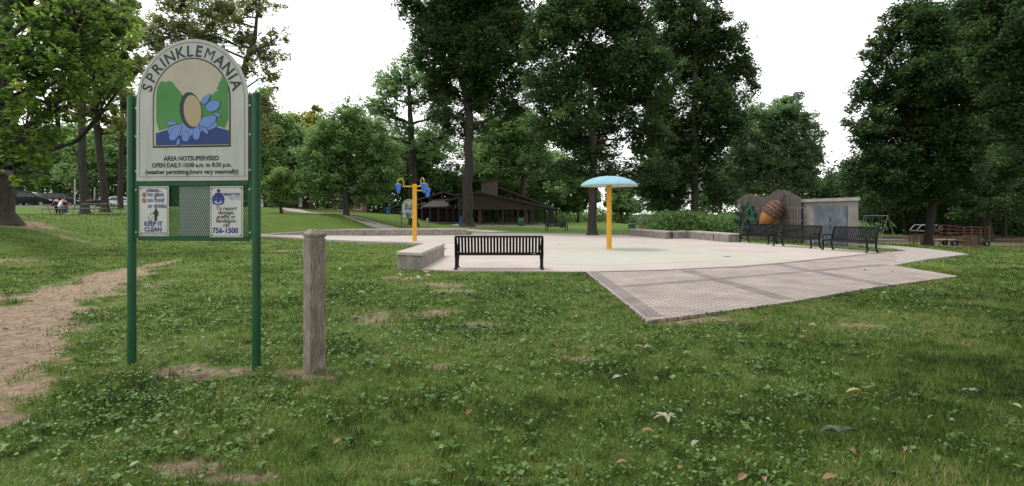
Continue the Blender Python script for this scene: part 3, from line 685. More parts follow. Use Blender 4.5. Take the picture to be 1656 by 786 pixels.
# ------------------------------------------------------------------ pump house with slat screen
m_shed = mat("shed_concrete", (.15, .14, .135), (.255, .24, .23), .9, scale=1.6, bump=.15, bscale=40, lo=.3, hi=.7)
m_slab = mat("shed_roof_concrete", (.23, .22, .205), (.33, .315, .30), .9, scale=2.5, bump=.2)
m_door = mat("grey_metal_door", (.085, .105, .125), (.145, .165, .185), .6, scale=1.6, detail=3, lo=.42, hi=.6, metal=.1)
m_slat = mat("grey_slat_wood", (.085, .075, .068), (.20, .175, .155), .85, scale=2.0, stretch=(14, 14, .5), bump=.2)
AN = math.atan2(-.989, .151); sloc = (14.6, 36.0, 0)
ex = Vector((.151, -.989)); ey = Vector((.989, .151))
t = thing("pump_house", "low concrete pump house with flat slab roof and grey double doors", "shed", sloc, AN)
MB().slab([(6.0, .25), (9.9, .25), (6.95, 2.7), (3.5, 2.7), (3.5, 1.5)], -.15, 2.2).build("wall", m_shed, t)
MB().slab([(5.95, .14), (10.05, .14), (10.08, .2), (6.9, 2.85), (3.4, 2.85), (3.4, 1.4)], 2.203, 2.36).build("roof", m_slab, t)
fr = MB()
for c, d in (((6.92, .235, .98), (.07, .05, 1.86)), ((9.18, .235, .98), (.07, .05, 1.86)), ((8.05, .235, 1.94), (2.33, .05, .07))): fr.box(c, d)
fr.build("door_frame", m_door, t)
for cx_ in (7.5, 8.6):
    d = MB().box((cx_, .225, .98), (1.08, .035, 1.84), bev=.006).build("door", m_door, t)
    s_ = 1 if cx_ < 8 else -1
    if s_ < 0:
        h = MB()
        for z in (.85, 1.2): h.tube([(cx_ - .44, .20, z), (cx_ - .44, .15, z + .02), (cx_ - .44, .15, z + .11), (cx_ - .44, .20, z + .13)], .018, 8)
        h.build("handle", m_ink, d, True)
    g = MB()
    for z in (.3, .98, 1.65): g.tube([(cx_ - s_ * .54, .20, z - .06), (cx_ - s_ * .54, .20, z + .06)], .014, 6)
    g.build("hinge", m_door, d)
t = thing("slat_screen", "wavy topped grey wooden slat screen covering the pump house side", "screen", sloc, AN)
zu = np.array([145, 160, 190, 230, 260, 290, 315, 340, 370, 400, 420, 440, 465, 490, 515, 540, 570, 590, 615, 640, 660]); zt = np.array([275, 262, 240, 216, 211, 214, 226, 236, 237, 231, 215, 200, 188, 182, 180, 182, 192, 205, 218, 230, 240])
sl = MB(); x = .0; k = 0; tops = []
while x < 6.25:
    wx, wy = sloc[0] + ex.x * x, sloc[1] + ex.y * x
    u = (CX + F * wx / wy - 1160) * 4.914; ytop = 270 + np.interp(u, zu, zt) / 4.914
    top = H - (ytop - HY) / F * wy + random.uniform(-.015, .015); bot = .10 + random.uniform(-.02, .03)
    sl.box((x, 0.0, (top + bot) / 2), (.062, .016, top - bot)); tops.append((x, top)); x += .128; k += 1
sl.build("slats", m_slat, t)
MB().prism([(tops[0][0] + .1, .1)] + [(6.0, .1)] + [(x_, z_ - .13) for x_, z_ in reversed(tops) if .1 < x_ < 6.0], .16, .2).build("slat_gap_shade", mat("painted_gap_shade", (.02, .018, .016), (.035, .03, .027), .95), t)  # added dark sheet, its colour stands in for the shade between the slats
rl = MB()
for z in (.45, 1.2, 1.9): rl.box((3.12, .045, z), (6.2, .06, .09))
for x in (.3, 2.3, 4.3, 5.9): rl.box((x, .115, 1.0), (.1, .07, 2.0))
rl.build("rail", m_slat, t)
# acorn
m_nut = mat("acorn_nut", (.26, .095, .022), (.36, .15, .04), .5, scale=3, stretch=(3, 3, .6)); m_cup = mat("acorn_cup", (.07, .035, .024), (.17, .085, .06), .7, scale=9, bump=1.0, bscale=14); m_stem = mat("acorn_stem", (.05, .035, .025), rough=.8)
t = thing("acorn_sculpture", "large brown acorn sculpture with scaly cup fixed to the slat screen", "sculpture", tuple((Vector(sloc[:2]) + ex * 4.55 - ey * .66).to_tuple()) + (1.62,), AN)
_q = Vector((.34, .44, .83)).normalized().to_track_quat('Z', 'Y'); M = _q.to_matrix() @ Matrix.Diagonal((.84, .84, 1.08))
MB().lathe([(0, -.98), (.05, -.95), (.16, -.86), (.34, -.66), (.48, -.4), (.53, -.1), (.5, .1), (.4, .2)], 24, (0, 0, 0), M).build("nut", m_nut, t, True)
cup = MB(); cup.lathe([(.5, -.12), (.575, -.14), (.6, 0), (.58, .2), (.5, .42), (.36, .6), (.18, .7), (.0, .73)], 28, (0, 0, 0), M)
for a_ in range(14):
    for j, (rr, zz) in enumerate(((.60, -.02), (.585, .18), (.515, .38), (.38, .57))):
        an = 2 * math.pi * (a_ + .5 * (j % 2)) / 14; q = M @ Vector((rr * math.cos(an), rr * math.sin(an), zz)); 
        cup.box(tuple(q), (.13, .13, .10), 0, M @ Matrix.Rotation(an, 3, 'Z') @ Matrix.Rotation(R(20 * j), 3, 'Y'), .02)
cup.build("cup", m_cup, t, False)
MB().tube([M @ Vector((0, 0, .7)), M @ Vector((.1, 0, .95)), M @ Vector((.25, 0, 1.2))], [.06, .05, .045], 8).build("stem", m_stem, t, True)
# oak leaves
def oak_leaf(label, x0, z0, ang, size, col):
    t = thing("leaf_sculpture", label, "sculpture", tuple((Vector(sloc[:2]) + ex * x0 - ey * .10).to_tuple()) + (z0,), AN, "oak leaf sculptures on the slat screen")
    half = [(0, 0), (.05, .06), (.22, .12), (.30, .22), (.17, .27), (.13, .33), (.36, .42), (.42, .54), (.22, .56), (.16, .62), (.36, .72), (.36, .82), (.18, .84), (.16, .92), (.0, 1.06)]
    L = len(half); ca, sa = math.cos(ang), math.sin(ang)
    def tr(u, v, w_): return ((u * ca - v * sa) * size, w_ * size, (u * sa + v * ca) * size)
    for sgn in (1, -1):
        vs = [tr(sgn * u, v, .10 - u * .45) for u, v in half] + [tr(sgn * u, v, .13 - u * .45) for u, v in half]
        vs += [tr(0, v, .07) for u, v in half] + [tr(0, v, .11) for u, v in half]
        fs = []
        for i in range(L - 1): fs += [(i, i + 1, 2 * L + i + 1, 2 * L + i), (L + i, 3 * L + i, 3 * L + i + 1, L + i + 1), (i, L + i, L + i + 1, i + 1)]
        MB().add(vs, fs).build("blade", col, t, False)
    r = MB(); r.tube([tr(0, -.12, .06), tr(0, .5, .05), tr(0, 1.02, .08)], [.03 * size, .022 * size, .008 * size], 6)
    for v, u, v2 in ((.15, .26, .2), (.35, .36, .5), (.6, .32, .76)):
        for sgn in (1, -1): r.tube([tr(0, v, .06), tr(sgn * u, v2, .08 - u * .45)], [.014 * size, .006 * size], 5)
    r.build("vein", col, t, True); return t
m_ol = mat("leaf_green_metal", (.010, .055, .032), (.022, .10, .055), .5, scale=4); m_ol2 = mat("leaf_dark_green_metal", (.006, .022, .015), (.012, .04, .026), .6, scale=4)
oak_leaf("broad green oak leaf sculpture with pale veins on the slat screen", 1.35, 2.15, R(180 + 24), 1.7, m_ol)
oak_leaf("darker oak leaf sculpture at the end of the slat screen", 1.15, 2.15, R(180 - 24), 1.85, m_ol2)

# ------------------------------------------------------------------ pavilions
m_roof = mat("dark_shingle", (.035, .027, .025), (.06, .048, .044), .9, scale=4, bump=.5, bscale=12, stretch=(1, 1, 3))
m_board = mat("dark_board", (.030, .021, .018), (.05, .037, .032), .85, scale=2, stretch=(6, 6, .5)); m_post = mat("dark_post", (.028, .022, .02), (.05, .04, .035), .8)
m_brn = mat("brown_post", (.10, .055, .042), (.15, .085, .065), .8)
m_chim = brickmat("chimney_brick", (.10, .06, .045), (.14, .085, .065), (.09, .07, .06), .5, .2)
m_fl = mat("pavilion_floor", (.25, .24, .23), (.33, .32, .30), .9)
t = thing("picnic_pavilion", "large dark brown open pavilion with brick chimney behind the splash pad", "pavilion", (0, 72, 0))
MB().box((-1.2, 6.5, .03), (13.5, 15, .12)).build("floor_slab", m_fl, t)
gf = [(-7, 2.1), (-7, 3.95), (-4.0, 4.2), (5.1, 2.22), (4.9, 2.05)]
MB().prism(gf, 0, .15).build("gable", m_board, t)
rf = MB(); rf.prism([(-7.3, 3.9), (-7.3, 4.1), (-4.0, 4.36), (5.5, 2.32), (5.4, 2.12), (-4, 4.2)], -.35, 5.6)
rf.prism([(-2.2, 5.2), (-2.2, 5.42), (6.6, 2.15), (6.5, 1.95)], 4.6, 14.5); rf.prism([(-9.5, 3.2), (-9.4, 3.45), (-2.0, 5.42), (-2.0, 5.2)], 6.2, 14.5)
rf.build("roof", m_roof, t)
tr = MB()
for a, b in (((-2, 5.1), (-2, 2.4)), ((-2, 3.9), (6.0, 2.1)), ((-1.2, 3.75), (-.2, 4.5)), ((.9, 4.05), (-.2, 4.5)), ((.9, 4.05), (2.2, 3.6)), ((.9, 4.05), (.9, 3.2)), ((2.9, 3.3), (2.2, 2.9)), ((2.9, 3.3), (4.0, 2.4)), ((-.2, 4.5), (-.2, 3.4))):
    tr.bar((a[0], 4.9, a[1]), (b[0], 4.9, b[1]), .16, .2)
tr.build("truss", m_post, t)
MB().add([(-4.15, 3.4, 2.3), (-2.0, 3.4, 2.3), (-2.0, 5.0, 2.3), (-4.15, 5.0, 2.3), (-4.15, 3.4, 5.75), (-2.0, 3.4, 6.15), (-2.0, 5.0, 6.15), (-4.15, 5.0, 5.75)], [(3, 2, 1, 0), (4, 5, 6, 7), (0, 1, 5, 4), (1, 2, 6, 5), (2, 3, 7, 6), (3, 0, 4, 7)]).build("chimney", m_chim, t)
MB().add([(-4.3, 3.25, 5.76), (-1.85, 3.25, 6.2), (-1.85, 5.15, 6.2), (-4.3, 5.15, 5.76), (-4.3, 3.25, 5.9), (-1.85, 3.25, 6.34), (-1.85, 5.15, 6.34), (-4.3, 5.15, 5.9)], [(3, 2, 1, 0), (4, 5, 6, 7), (0, 1, 5, 4), (1, 2, 6, 5), (2, 3, 7, 6), (3, 0, 4, 7)]).build("chimney_cap", m_roof, t)
for x in (-6.8, -5.4, -4.0, -1.2, .8, 2.8, 4.8): MB().box((x, .3, 1.05), (.2, .2, 2.1)).build("post", m_post, t)
for x in (-6.2, -4.0, -1.8, .3, 2.4, 4.6, 6.3): MB().box((x, 7.5, 1.2), (.2, .2, 2.4)).build("post", m_post, t)
for x in (-5.8, -2.6, .5, 3.4, 6.3): MB().box((x, 13.8, 1.0), (.2, .2, 2.0)).build("post", m_post, t)
MB().box((-4.2, 1.2, 1.05), (.5, .5, 2.1)).build("post", m_brn, t); MB().box((1.9, 1.0, 1.05), (.32, .32, 2.1)).build("post", m_brn, t)
rl = MB()
for z in (.5, .85): rl.box((1.5, .3, z), (6.8, .05, .08)); rl.box((1.5, 13.7, z), (9, .05, .08))
rl.build("rail", m_post, t)
t = thing("picnic_pavilion", "smaller dark pavilion with mirrored slanting roof behind the distant sign", "pavilion", (-15, 84, .15))
rf = MB(); rf.prism([(4.6, 4.55), (4.6, 4.8), (-4.6, 2.05), (-4.5, 1.85)], 0, 9); rf.prism([(4.6, 4.55), (4.6, 4.8), (8, 3.9), (8, 3.7)], .6, 9)
rf.add([(1.6, -2.6, 2.25), (6.6, -2.6, 2.35), (6.3, .6, 3.5), (3.4, .6, 3.5), (1.6, -2.6, 2.4), (6.6, -2.6, 2.5), (6.3, .6, 3.65), (3.4, .6, 3.65)], [(3, 2, 1, 0), (4, 5, 6, 7), (0, 1, 5, 4), (1, 2, 6, 5), (2, 3, 7, 6), (3, 0, 4, 7)])
rf.build("roof", m_roof, t)
tr = MB()
for a, b in (((4.4, 4.5), (4.4, 2.3)), ((4.4, 3.3), (-3.6, 1.95)), ((2.6, 3.9), (3.4, 3.1)), ((1, 3.4), (1.8, 2.85)), ((2.6, 3.9), (2.4, 2.95))): tr.bar((a[0], .3, a[1]), (b[0], .3, b[1]), .16, .2)
tr.build("truss", m_post, t)
for x in (-4.2, -3.1, -2.0, -.8, .6): MB().box((x, .3, 1.0), (.18, .18, 2.0)).build("post", m_post, t)
for x in (1.8, 3.0, 4.2, 5.4, 6.4): MB().box((x, -2.3, 1.15), (.18, .18, 2.3)).build("post", m_post, t)
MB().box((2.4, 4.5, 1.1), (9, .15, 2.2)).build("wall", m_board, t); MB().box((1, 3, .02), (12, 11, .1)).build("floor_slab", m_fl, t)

# ------------------------------------------------------------------ bins
m_bin = mat("barrel_green", (.008, .07, .04), (.012, .095, .058), .5, scale=4); m_binb = mat("bin_blue", (.02, .07, .26), (.03, .1, .33), .45, scale=4); m_band = mat("barrel_band", (.16, .24, .2), rough=.5)
def barrel(label, x, y, d, s=1.0):
    X, Y, _ = at(x, y, d); t = thing("litter_barrel", label, "litter barrel", (X, Y, tzf(X, Y)), 0, "green litter barrels"); t.scale = (s, s, s)
    MB().lathe([(0, 0), (.29, 0), (.30, .3), (.31, .31), (.31, .34), (.30, .35), (.30, .6), (.31, .61), (.31, .64), (.30, .65), (.30, .88), (.315, .9), (.30, .92), (.27, .9), (.26, .3)], 20).build("body", m_bin, t, True)
    MB().lathe([(.306, .66), (.308, .74), (.303, .75)], 20).build("stripe", m_band, t, True); return t
barrel("green barrel at the front posts of the large pavilion", 843, 365, 70, 1.15); barrel("green barrel behind the distant black bench", 909, 364, 60, .95); barrel("green banded barrel behind the stepped seat wall", 1022, 371, 46.5, 1.05)
def bluebin(label, x, y, d, s=1.0):
    X, Y, _ = at(x, y, d); t = thing("recycling_bin", label, "recycling bin", (X, Y, tzf(X, Y)), R(8), "blue recycling bins"); t.scale = (s, s, s)
    MB().box((0, 0, .5), (.6, .6, 1.0), bev=.05).build("body", m_binb, t); MB().box((0, 0, 1.04), (.66, .66, .10), bev=.03).build("lid", m_binb, t)
    MB().box((0, -.305, .75), (.3, .012, .12)).build("slot", m_ink, t); return t
bluebin("blue bin standing beside the tall oak trunk by the large pavilion", 746.5, 364, 66, 1.0); bluebin("blue bin beyond the smaller pavilion's lowest eave", 628, 356, 78, .9)

# ------------------------------------------------------------------ picnic tables and people
m_tab = mat("table_wood", (.17, .15, .13), (.27, .24, .21), .8, scale=3, stretch=(.6, 8, 8)); m_pipe = mat("table_pipe", (.16, .16, .16), rough=.5, metal=.6)
def table(label, loc, rz):
    t = thing("picnic_table", label, "picnic table", loc, rz, "picnic tables on the rise")
    b = MB(); 
    for k in range(5): b.box((0, -.32 + .16 * k, .75), (2.4, .15, .04))
    b.build("table_top", m_tab, t)
    for s_ in (-1, 1):
        b = MB(); b.box((0, s_ * .62, .44), (2.4, .13, .04)); b.box((0, s_ * .77, .44), (2.4, .13, .04)); b.build("seat", m_tab, t)
    for s_ in (-1, 1):
        x = s_ * .85; b = MB()
        b.tube([(x, -.74, .415), (x, -.74, .06), (x, -.68, .025), (x, .68, .025), (x, .74, .06), (x, .74, .415)], .024, 6)
        b.tube([(x, -.35, .725), (x, -.12, .03)], .024, 6); b.tube([(x, .35, .725), (x, .12, .03)], .024, 6); b.tube([(x, -.74, .41), (x, .74, .41)], .024, 6); b.tube([(x, -.36, .725), (x, .36, .725)], .024, 6)
        b.build("leg", m_pipe, t, True)
    return t
X2, Y2 = -28.1, 38.0; X1, Y1 = -33.6, 41.5
table("empty wooden picnic table on the grass rise behind the sign post", (X2, Y2, tzf(X2, Y2)), R(-16)); table("picnic table with people sitting at it on the grass rise", (X1, Y1, tzf(X1, Y1)), R(-12))
m_skin = mat("skin", (.45, .27, .20), rough=.6)
def skin(name, pts, edges, m, parent, sub=1):
    me = bpy.data.meshes.new(name); me.from_pydata([p[:3] for p in pts], edges, []); me.materials.append(m)
    o = bpy.data.objects.new(name, me); COL.objects.link(o); o.parent = parent
    me.skin_vertices.new() if hasattr(me.skin_vertices, "new") and not me.skin_vertices else None
    mo = o.modifiers.new("skin", 'SKIN')
    if not me.skin_vertices:
        bpy.context.view_layer.objects.active = o
    for i, p in enumerate(pts):
        sv_ = me.skin_vertices[0].data[i]; r = p[3]; sv_.radius = (r, r) if not hasattr(r, '__len__') else r; sv_.use_root = (i == 0)
    ms = o.modifiers.new("sub", 'SUBSURF'); ms.levels = sub; ms.render_levels = sub; return o
def person(label, loc, rz, shirt, sleeve, trouser, hair, lean=.18, bald=False):
    t = thing("person", label, "person", loc, rz, "people at the picnic table")
    j = {}
    sy = lean
    P = [(0, 0, .55, (.13, .11)), (0, sy * .5, .75, (.13, .10)), (0, sy, .98, (.15, .10)), (0, sy + .03, 1.07, .06), (0, sy + .06, 1.14, .05), (0, sy + .09, 1.23, (.085, .10)), (0, sy + .10, 1.31, (.07, .085))]
    E = [(0, 1), (1, 2), (2, 3), (3, 4), (4, 5), (5, 6)]
    P.append((0, sy + .20, 1.22, .016)); E.append((5, len(P) - 1))
    for s_ in (-1, 1):
        b = len(P)
        P += [(s_ * .19, sy, 1.0, .055), (s_ * .25, sy + .12, .80, .045), (s_ * .12, sy + .38, .83, .034), (s_ * .08, sy + .46, .83, .035)]; E += [(2, b), (b, b + 1), (b + 1, b + 2), (b + 2, b + 3)]
        for k, (dx, L_) in enumerate(((-.03, .07), (-.01, .085), (.01, .08), (.03, .065))):
            c = len(P); P += [(s_ * .08 + dx, sy + .50, .832, .010), (s_ * .08 + dx, sy + .50 + L_, .815, .008)]; E += [(b + 3, c), (c, c + 1)]
        c = len(P); P += [(s_ * .05, sy + .47, .838, .011), (s_ * .03, sy + .51, .835, .009)]; E += [(b + 3, c), (c, c + 1)]
        b = len(P)
        P += [(s_ * .10, .05, .53, .085), (s_ * .13, .42, .52, .065), (s_ * .13, .44, .30, .05), (s_ * .13, .42, .09, .04), (s_ * .14, .55, .05, .038)]; E += [(0, b), (b, b + 1), (b + 1, b + 2), (b + 2, b + 3), (b + 3, b + 4)]
    body = skin("body", P, E, m_skin, t)
    skin("shirt", [(0, -.01, .56, (.155, .13)), (0, sy * .5 - .01, .76, (.16, .125)), (0, sy - .01, .98, (.175, .12)), (0, sy + .02, 1.06, .075)], [(0, 1), (1, 2), (2, 3)], shirt, t)
    for s_ in (-1, 1):
        skin("sleeve", [(s_ * .17, sy, 1.0, .072), (s_ * .25, sy + .12, .80, .062), (s_ * .14, sy + .34, .83, .046)], [(0, 1), (1, 2)], sleeve, t)
        skin("trouser_leg", [(s_ * .09, -.02, .54, .105), (s_ * .13, .43, .53, .08), (s_ * .13, .445, .30, .066), (s_ * .13, .42, .11, .055)], [(0, 1), (1, 2), (2, 3)], trouser, t)
        MB().box((s_ * .135, .50, .04), (.09, .26, .08), bev=.02).build("shoe", m_white if trouser is m_jean else m_ink, t)
    h = MB(); h.lathe([(0, .105), (.05, .098), (.085, .06), (.10, 0), (.09, -.05), (.07, -.08)], 14, (0, sy + .075, 1.275), Matrix.Rotation(R(18), 3, 'X').to_3x3()); h.build("hair", hair, t, True)
    f = MB()
    for s_ in (-1, 1): f.box((s_ * .033, sy + .188, 1.255), (.016, .008, .010)); 
    f.box((0, sy + .184, 1.185), (.045, .008, .010)); f.build("face", m_ink, body)
    return t
m_jean = mat("blue_denim", (.05, .09, .2), (.08, .13, .26), .9, scale=12); m_navy = mat("dark_cloth", (.012, .013, .02), (.02, .02, .03), .9); m_wv = mat("white_cloth", (.62, .62, .66), (.7, .7, .74), .9); m_mar = mat("red_cloth", (.22, .03, .05), (.3, .05, .07), .9)
m_hw = mat("white_hair", (.5, .5, .5), rough=.7); m_hb = mat("brown_hair", (.05, .028, .018), rough=.6); m_grey = mat("grey_cloth", (.1, .1, .1), (.14, .14, .14), .9)
tb = R(-12); tc_, ts_ = math.cos(tb), math.sin(tb)
def seat(u, v): x, y = X1 + u * tc_ - v * ts_, Y1 + u * ts_ + v * tc_; return (x, y, tzf(X1, Y1) + 0.0)
person("white haired person in red top at the occupied picnic table", seat(-.35, .70), tb + math.pi, m_mar, m_mar, m_grey, m_hw)
person("person in dark jacket hunched with back to the camera at the picnic table", seat(.05, -.72), tb, m_navy, m_navy, m_navy, m_hb, .26)
person("person in white vest and blue jeans at the picnic table end", seat(.62, -.70), tb - R(15), m_wv, m_navy, m_jean, m_hb, .2)
def bag(label, u, v, col):
    x, y = X2 + u * math.cos(R(-16)) - v * math.sin(R(-16)), Y2 + u * math.sin(R(-16)) + v * math.cos(R(-16))
    t = thing("sports_bag", label, "bag", (x, y, tzf(X2, Y2) + .77), R(20), "bags on the empty table")
    MB().tube([(-.26, 0, .13), (-.24, 0, .13), (0, 0, .15), (.24, 0, .13), (.26, 0, .13)], [.06, .12, .15, .12, .06], 12).build("body", col, t, True)
    MB().tube([(-.14, 0, .26), (-.1, 0, .36), (.1, 0, .36), (.14, 0, .26)], .014, 6).build("handle", m_ink, t, True)
bag("dark red bag on the end of the empty picnic table", -1.0, .1, mat("maroon_bag", (.06, .015, .025), (.09, .03, .04), .8)); bag("black bag resting on the empty picnic table", -.4, .05, m_navy)

# ------------------------------------------------------------------ vehicles
m_glass = mat("car_glass", (.012, .015, .018), rough=.05, spec=.5); m_shield = mat("windshield_glass", (.04, .045, .05), rough=.08, spec=1.0, coat=1.0); m_tyre = mat("tyre_rubber", (.015, .015, .015), rough=.9); m_rim = mat("wheel_rim", (.45, .46, .47), rough=.35, metal=.8)
m_hl = mat("headlight_lens", (.65, .67, .7), rough=.15); m_tl = mat("tail_light_lens", (.35, .02, .02), rough=.2)
def car(name, label, loc, rz, paint, prof, W_, glass, wind, wheels, wr=.33, cat="car"):
    t = thing(name, label, cat, loc, rz, "vehicles parked beyond the picnic tables"); hw = W_ / 2
    zs_ = max(z for _, z in prof)
    wid = lambda z: hw * (1 - .06 * max(0, .45 - z)) if z < .95 else hw * (1 - .20 * (z - .95) / (zs_ - .95))
    b = MB(); k = len(prof)
    L_ = [(x, -wid(z), z) for x, z in prof]; R_ = [(x, wid(z), z) for x, z in prof]
    b.add(L_ + R_, [tuple(range(k)), tuple(reversed(range(k, 2 * k)))] + [(i, i + k, (i + 1) % k + k, (i + 1) % k) for i in range(k)])
    o = b.build("body", paint, t); bv = o.modifiers.new("bev", 'BEVEL'); bv.width = .06; bv.segments = 2; bv.limit_method = 'ANGLE'; bv.angle_limit = R(30)
    for poly in glass:
        for s_ in (-1, 1):
            g = MB(); n_ = len(poly); g.add([(x, s_ * (wid(z) + .012), z) for x, z in poly] + [(x, s_ * (wid(z) - .03), z) for x, z in poly], [tuple(range(n_)), tuple(reversed(range(n_, 2 * n_)))] + [(i, i + n_, (i + 1) % n_ + n_, (i + 1) % n_) for i in range(n_)]); g.build("side_window", m_glass, t)
    for (x0, z0), (x1, z1), nm in wind:
        gl_ = m_shield if nm == 'windshield' else m_glass
        d = Vector((x1 - x0, z1 - z0)).normalized(); nn = Vector((-d.y, d.x)); 
        if nn.y < 0: nn = -nn
        q = []
        for off in (.014, -.03):
            for (x, z) in ((x0, z0), (x1, z1)):
                for s_ in (-1, 1): q.append((x + nn.x * off, s_ * (wid(z) - .09), z + nn.y * off))
        MB().add(q, [(0, 1, 3, 2), (4, 6, 7, 5), (0, 2, 6, 4), (1, 5, 7, 3), (0, 4, 5, 1), (2, 3, 7, 6)]).build(nm, gl_, t)
    for x in wheels:
        for s_ in (-1, 1):
            M = Matrix.Rotation(R(90 * s_), 3, 'X').to_3x3()
            w_ = MB().lathe([(wr * .62, -.10), (wr * .96, -.11), (wr, -.08), (wr, .08), (wr * .96, .11), (wr * .62, .10)], 24, (x, s_ * (hw - .09), wr), M).build("wheel", m_tyre, t, True)
            r_ = MB().lathe([(0, .085), (wr * .2, .095), (wr * .64, .10), (wr * .64, .02)], 20, (x, s_ * (hw - .09), wr), M if s_ < 0 else M)
            for q_ in range(5):
                a_ = 2 * math.pi * q_ / 5
                r_.box((x + math.cos(a_) * wr * .38, s_ * (hw + .025), wr + math.sin(a_) * wr * .38), (wr * .5, .012, .05), 0, Matrix.Rotation(-a_, 3, 'Y').to_3x3())
            r_.build("rim", m_rim, w_, True)
    xm = max(x for x, _ in prof); xn = min(x for x, _ in prof)
    for s_ in (-1, 1):
        MB().box((xm - .14, s_ * (hw - .28), .74), (.22, .36, .16), bev=.03).build("headlight", m_hl, t)
        MB().box((xn + .10, s_ * (hw - .13), 1.0), (.16, .16, .36), bev=.03).build("tail_light", m_tl, t)
        MB().box((prof[0][0] * 0 + (xm - 1.55), s_ * (hw + .08), 1.0), (.10, .2, .14), bev=.03).build("wing_mirror", paint, t)
    g = MB().box((xm - .03, 0, .55), (.06, W_ * .5, .2), bev=.02).build("grille", m_ink, t)
    return t
van = [(-2.45, .35), (2.4, .3), (2.5, .55), (2.38, .82), (1.75, 1.02), (1.35, 1.10), (.35, 1.72), (-.1, 1.78), (-2.0, 1.76), (-2.3, 1.62), (-2.48, 1.05), (-2.5, .6)]
vg = [[(1.1, 1.1), (.35, 1.58), (.1, 1.62), (.05, 1.1)], [(0, 1.1), (.02, 1.63), (-.95, 1.64), (-.95, 1.1)], [(-1.03, 1.1), (-1.03, 1.64), (-1.95, 1.62), (-2.2, 1.12)]]
m_black = mat("black_car_paint", (.006, .007, .009), rough=.3, spec=.12); m_dkgrey = mat("dark_blue_car_paint", (.014, .018, .028), rough=.3, spec=.15); m_silver = mat("silver_car_paint", (.45, .47, .5), rough=.25, metal=.5)
vx, vy = at(50, 336, 66)[:2]
car("parked_van", "black minivan parked behind the occupied picnic table", (vx, vy, tzf(vx, vy) + .02), R(10), m_black, van, 1.9, vg, [((1.32, 1.13), (.40, 1.68), "windshield"), ((-2.46, 1.12), (-2.31, 1.58), "rear_window")], (1.6, -1.55), cat="van")
sed = [(-2.2, .32), (2.2, .3), (2.28, .55), (2.15, .75), (1.05, .92), (.35, 1.38), (-.2, 1.46), (-1.2, 1.42), (-1.75, 1.05), (-2.2, .98), (-2.28, .6)]
sg = [[(.75, .98), (.25, 1.32), (-.2, 1.37), (-.2, .98)], [(-.27, .98), (-.27, 1.37), (-1.1, 1.34), (-1.45, 1.0)]]
suv = [(-2.3, .38), (2.25, .35), (2.35, .62), (2.2, .95), (1.0, 1.08), (.3, 1.62), (-.2, 1.70), (-1.9, 1.68), (-2.25, 1.12), (-2.35, .65)]
ug = [[(.75, 1.12), (.25, 1.54), (-.2, 1.6), (-.2, 1.12)], [(-.27, 1.12), (-.27, 1.6), (-1.1, 1.6), (-1.1, 1.12)], [(-1.17, 1.12), (-1.17, 1.6), (-1.75, 1.58), (-2.05, 1.14)]]
vx, vy = at(98, 336, 69)[:2]
car("parked_car", "dark blue car parked beyond the seated people", (vx, vy, tzf(vx, vy)), R(10), m_dkgrey, suv, 1.85, ug, [((.98, 1.12), (.34, 1.57), "windshield"), ((-2.22, 1.16), (-1.93, 1.6), "rear_window")], (1.45, -1.4))
vx, vy = at(199, 337, 72)[:2]
car("parked_car", "silver car mostly hidden behind the sign post and slim trunk", (vx, vy, tzf(vx, vy) - .1), R(25), m_silver, sed, 1.8, sg, [((1.02, .96), (.4, 1.34), "windshield"), ((-1.72, 1.06), (-1.24, 1.38), "rear_window")], (1.4, -1.35))
m_pole = mat("pale_pole_metal", (.30, .30, .29), (.36, .36, .34), .5, scale=3)
def pole(label, x, y, d, h, r=.045):
    X, Y, _ = at(x, y, d); z = tzf(X, Y); b = MB(); b.lathe([(0, -.1), (r, -.1), (r, h), (r * .6, h + .02), (0, h + .03)], 10)
    o = b.build("marker_pole", m_pole, None, True); o.location = (X, Y, z); tag(o, label, "pole", "slim pale poles by the parking area")
pole("slim pale pole rising behind the two picnic tables", 121, 338, 60, 3.0, .07); pole("short slim pale pole beyond the end of the empty table", 153, 338, 60, 2.1, .06); pole("thin pole beside the rear of the black minivan", 19, 337, 60, 2.6, .05)
b = MB(); pts = [at(x, 337, 62)[:2] for x in (-30, 0, 18, 40, 75, 110, 150)]; pts = [(x, y, tzf(x, y) + .07) for x, y in pts]
for a, c in zip(pts[:-1], pts[1:]): b.bar(a, c, .14, .12)
for q in pts: b.box((q[0], q[1], q[2] - .12), (.12, .12, .3))
tag(b.build("parking_barrier", m_pole), "low pale barrier rail in front of the black minivan", "barrier")

# ------------------------------------------------------------------ house beyond the trees
m_hb2 = brickmat("house_brick", (.24, .11, .075), (.30, .15, .10), (.28, .24, .2), .5, .18); m_hr = mat("house_roof", (.13, .12, .13), (.19, .18, .18), .9, scale=3)
hx, hy = -26.0, 90; hz = tzf(hx, hy) - .6
t = thing("brick_house", "red brick house with grey roof glimpsed between the maple trunks", "house", (hx, hy, hz), R(12))
MB().box((0, 0, 1.1), (5, 6, 2.4)).build("wall", m_hb2, t)
MB().add([(-2.9, -3.6, 2.2), (2.9, -3.6, 2.2), (2.9, 3.6, 2.2), (-2.9, 3.6, 2.2), (-2.4, 0, 4.4), (2.4, 0, 4.4)], [(3, 2, 1, 0), (0, 1, 5, 4), (2, 3, 4, 5), (1, 2, 5), (3, 0, 4)]).build("roof", m_hr, t)
for x in (-1.3, 1.2):
    f = MB().box((x, -3.01, 1.2), (1.2, .06, 1.0)).build("window", m_white, t); MB().box((x, -3.05, 1.2), (1.0, .03, .8)).build("pane", m_glass, f)
hx, hy = -33.5, 82; hz = tzf(hx, hy)
t = thing("dark_outbuilding", "dark low building in tree shade at the end of the lawn path", "building", (hx, hy, hz), R(10))
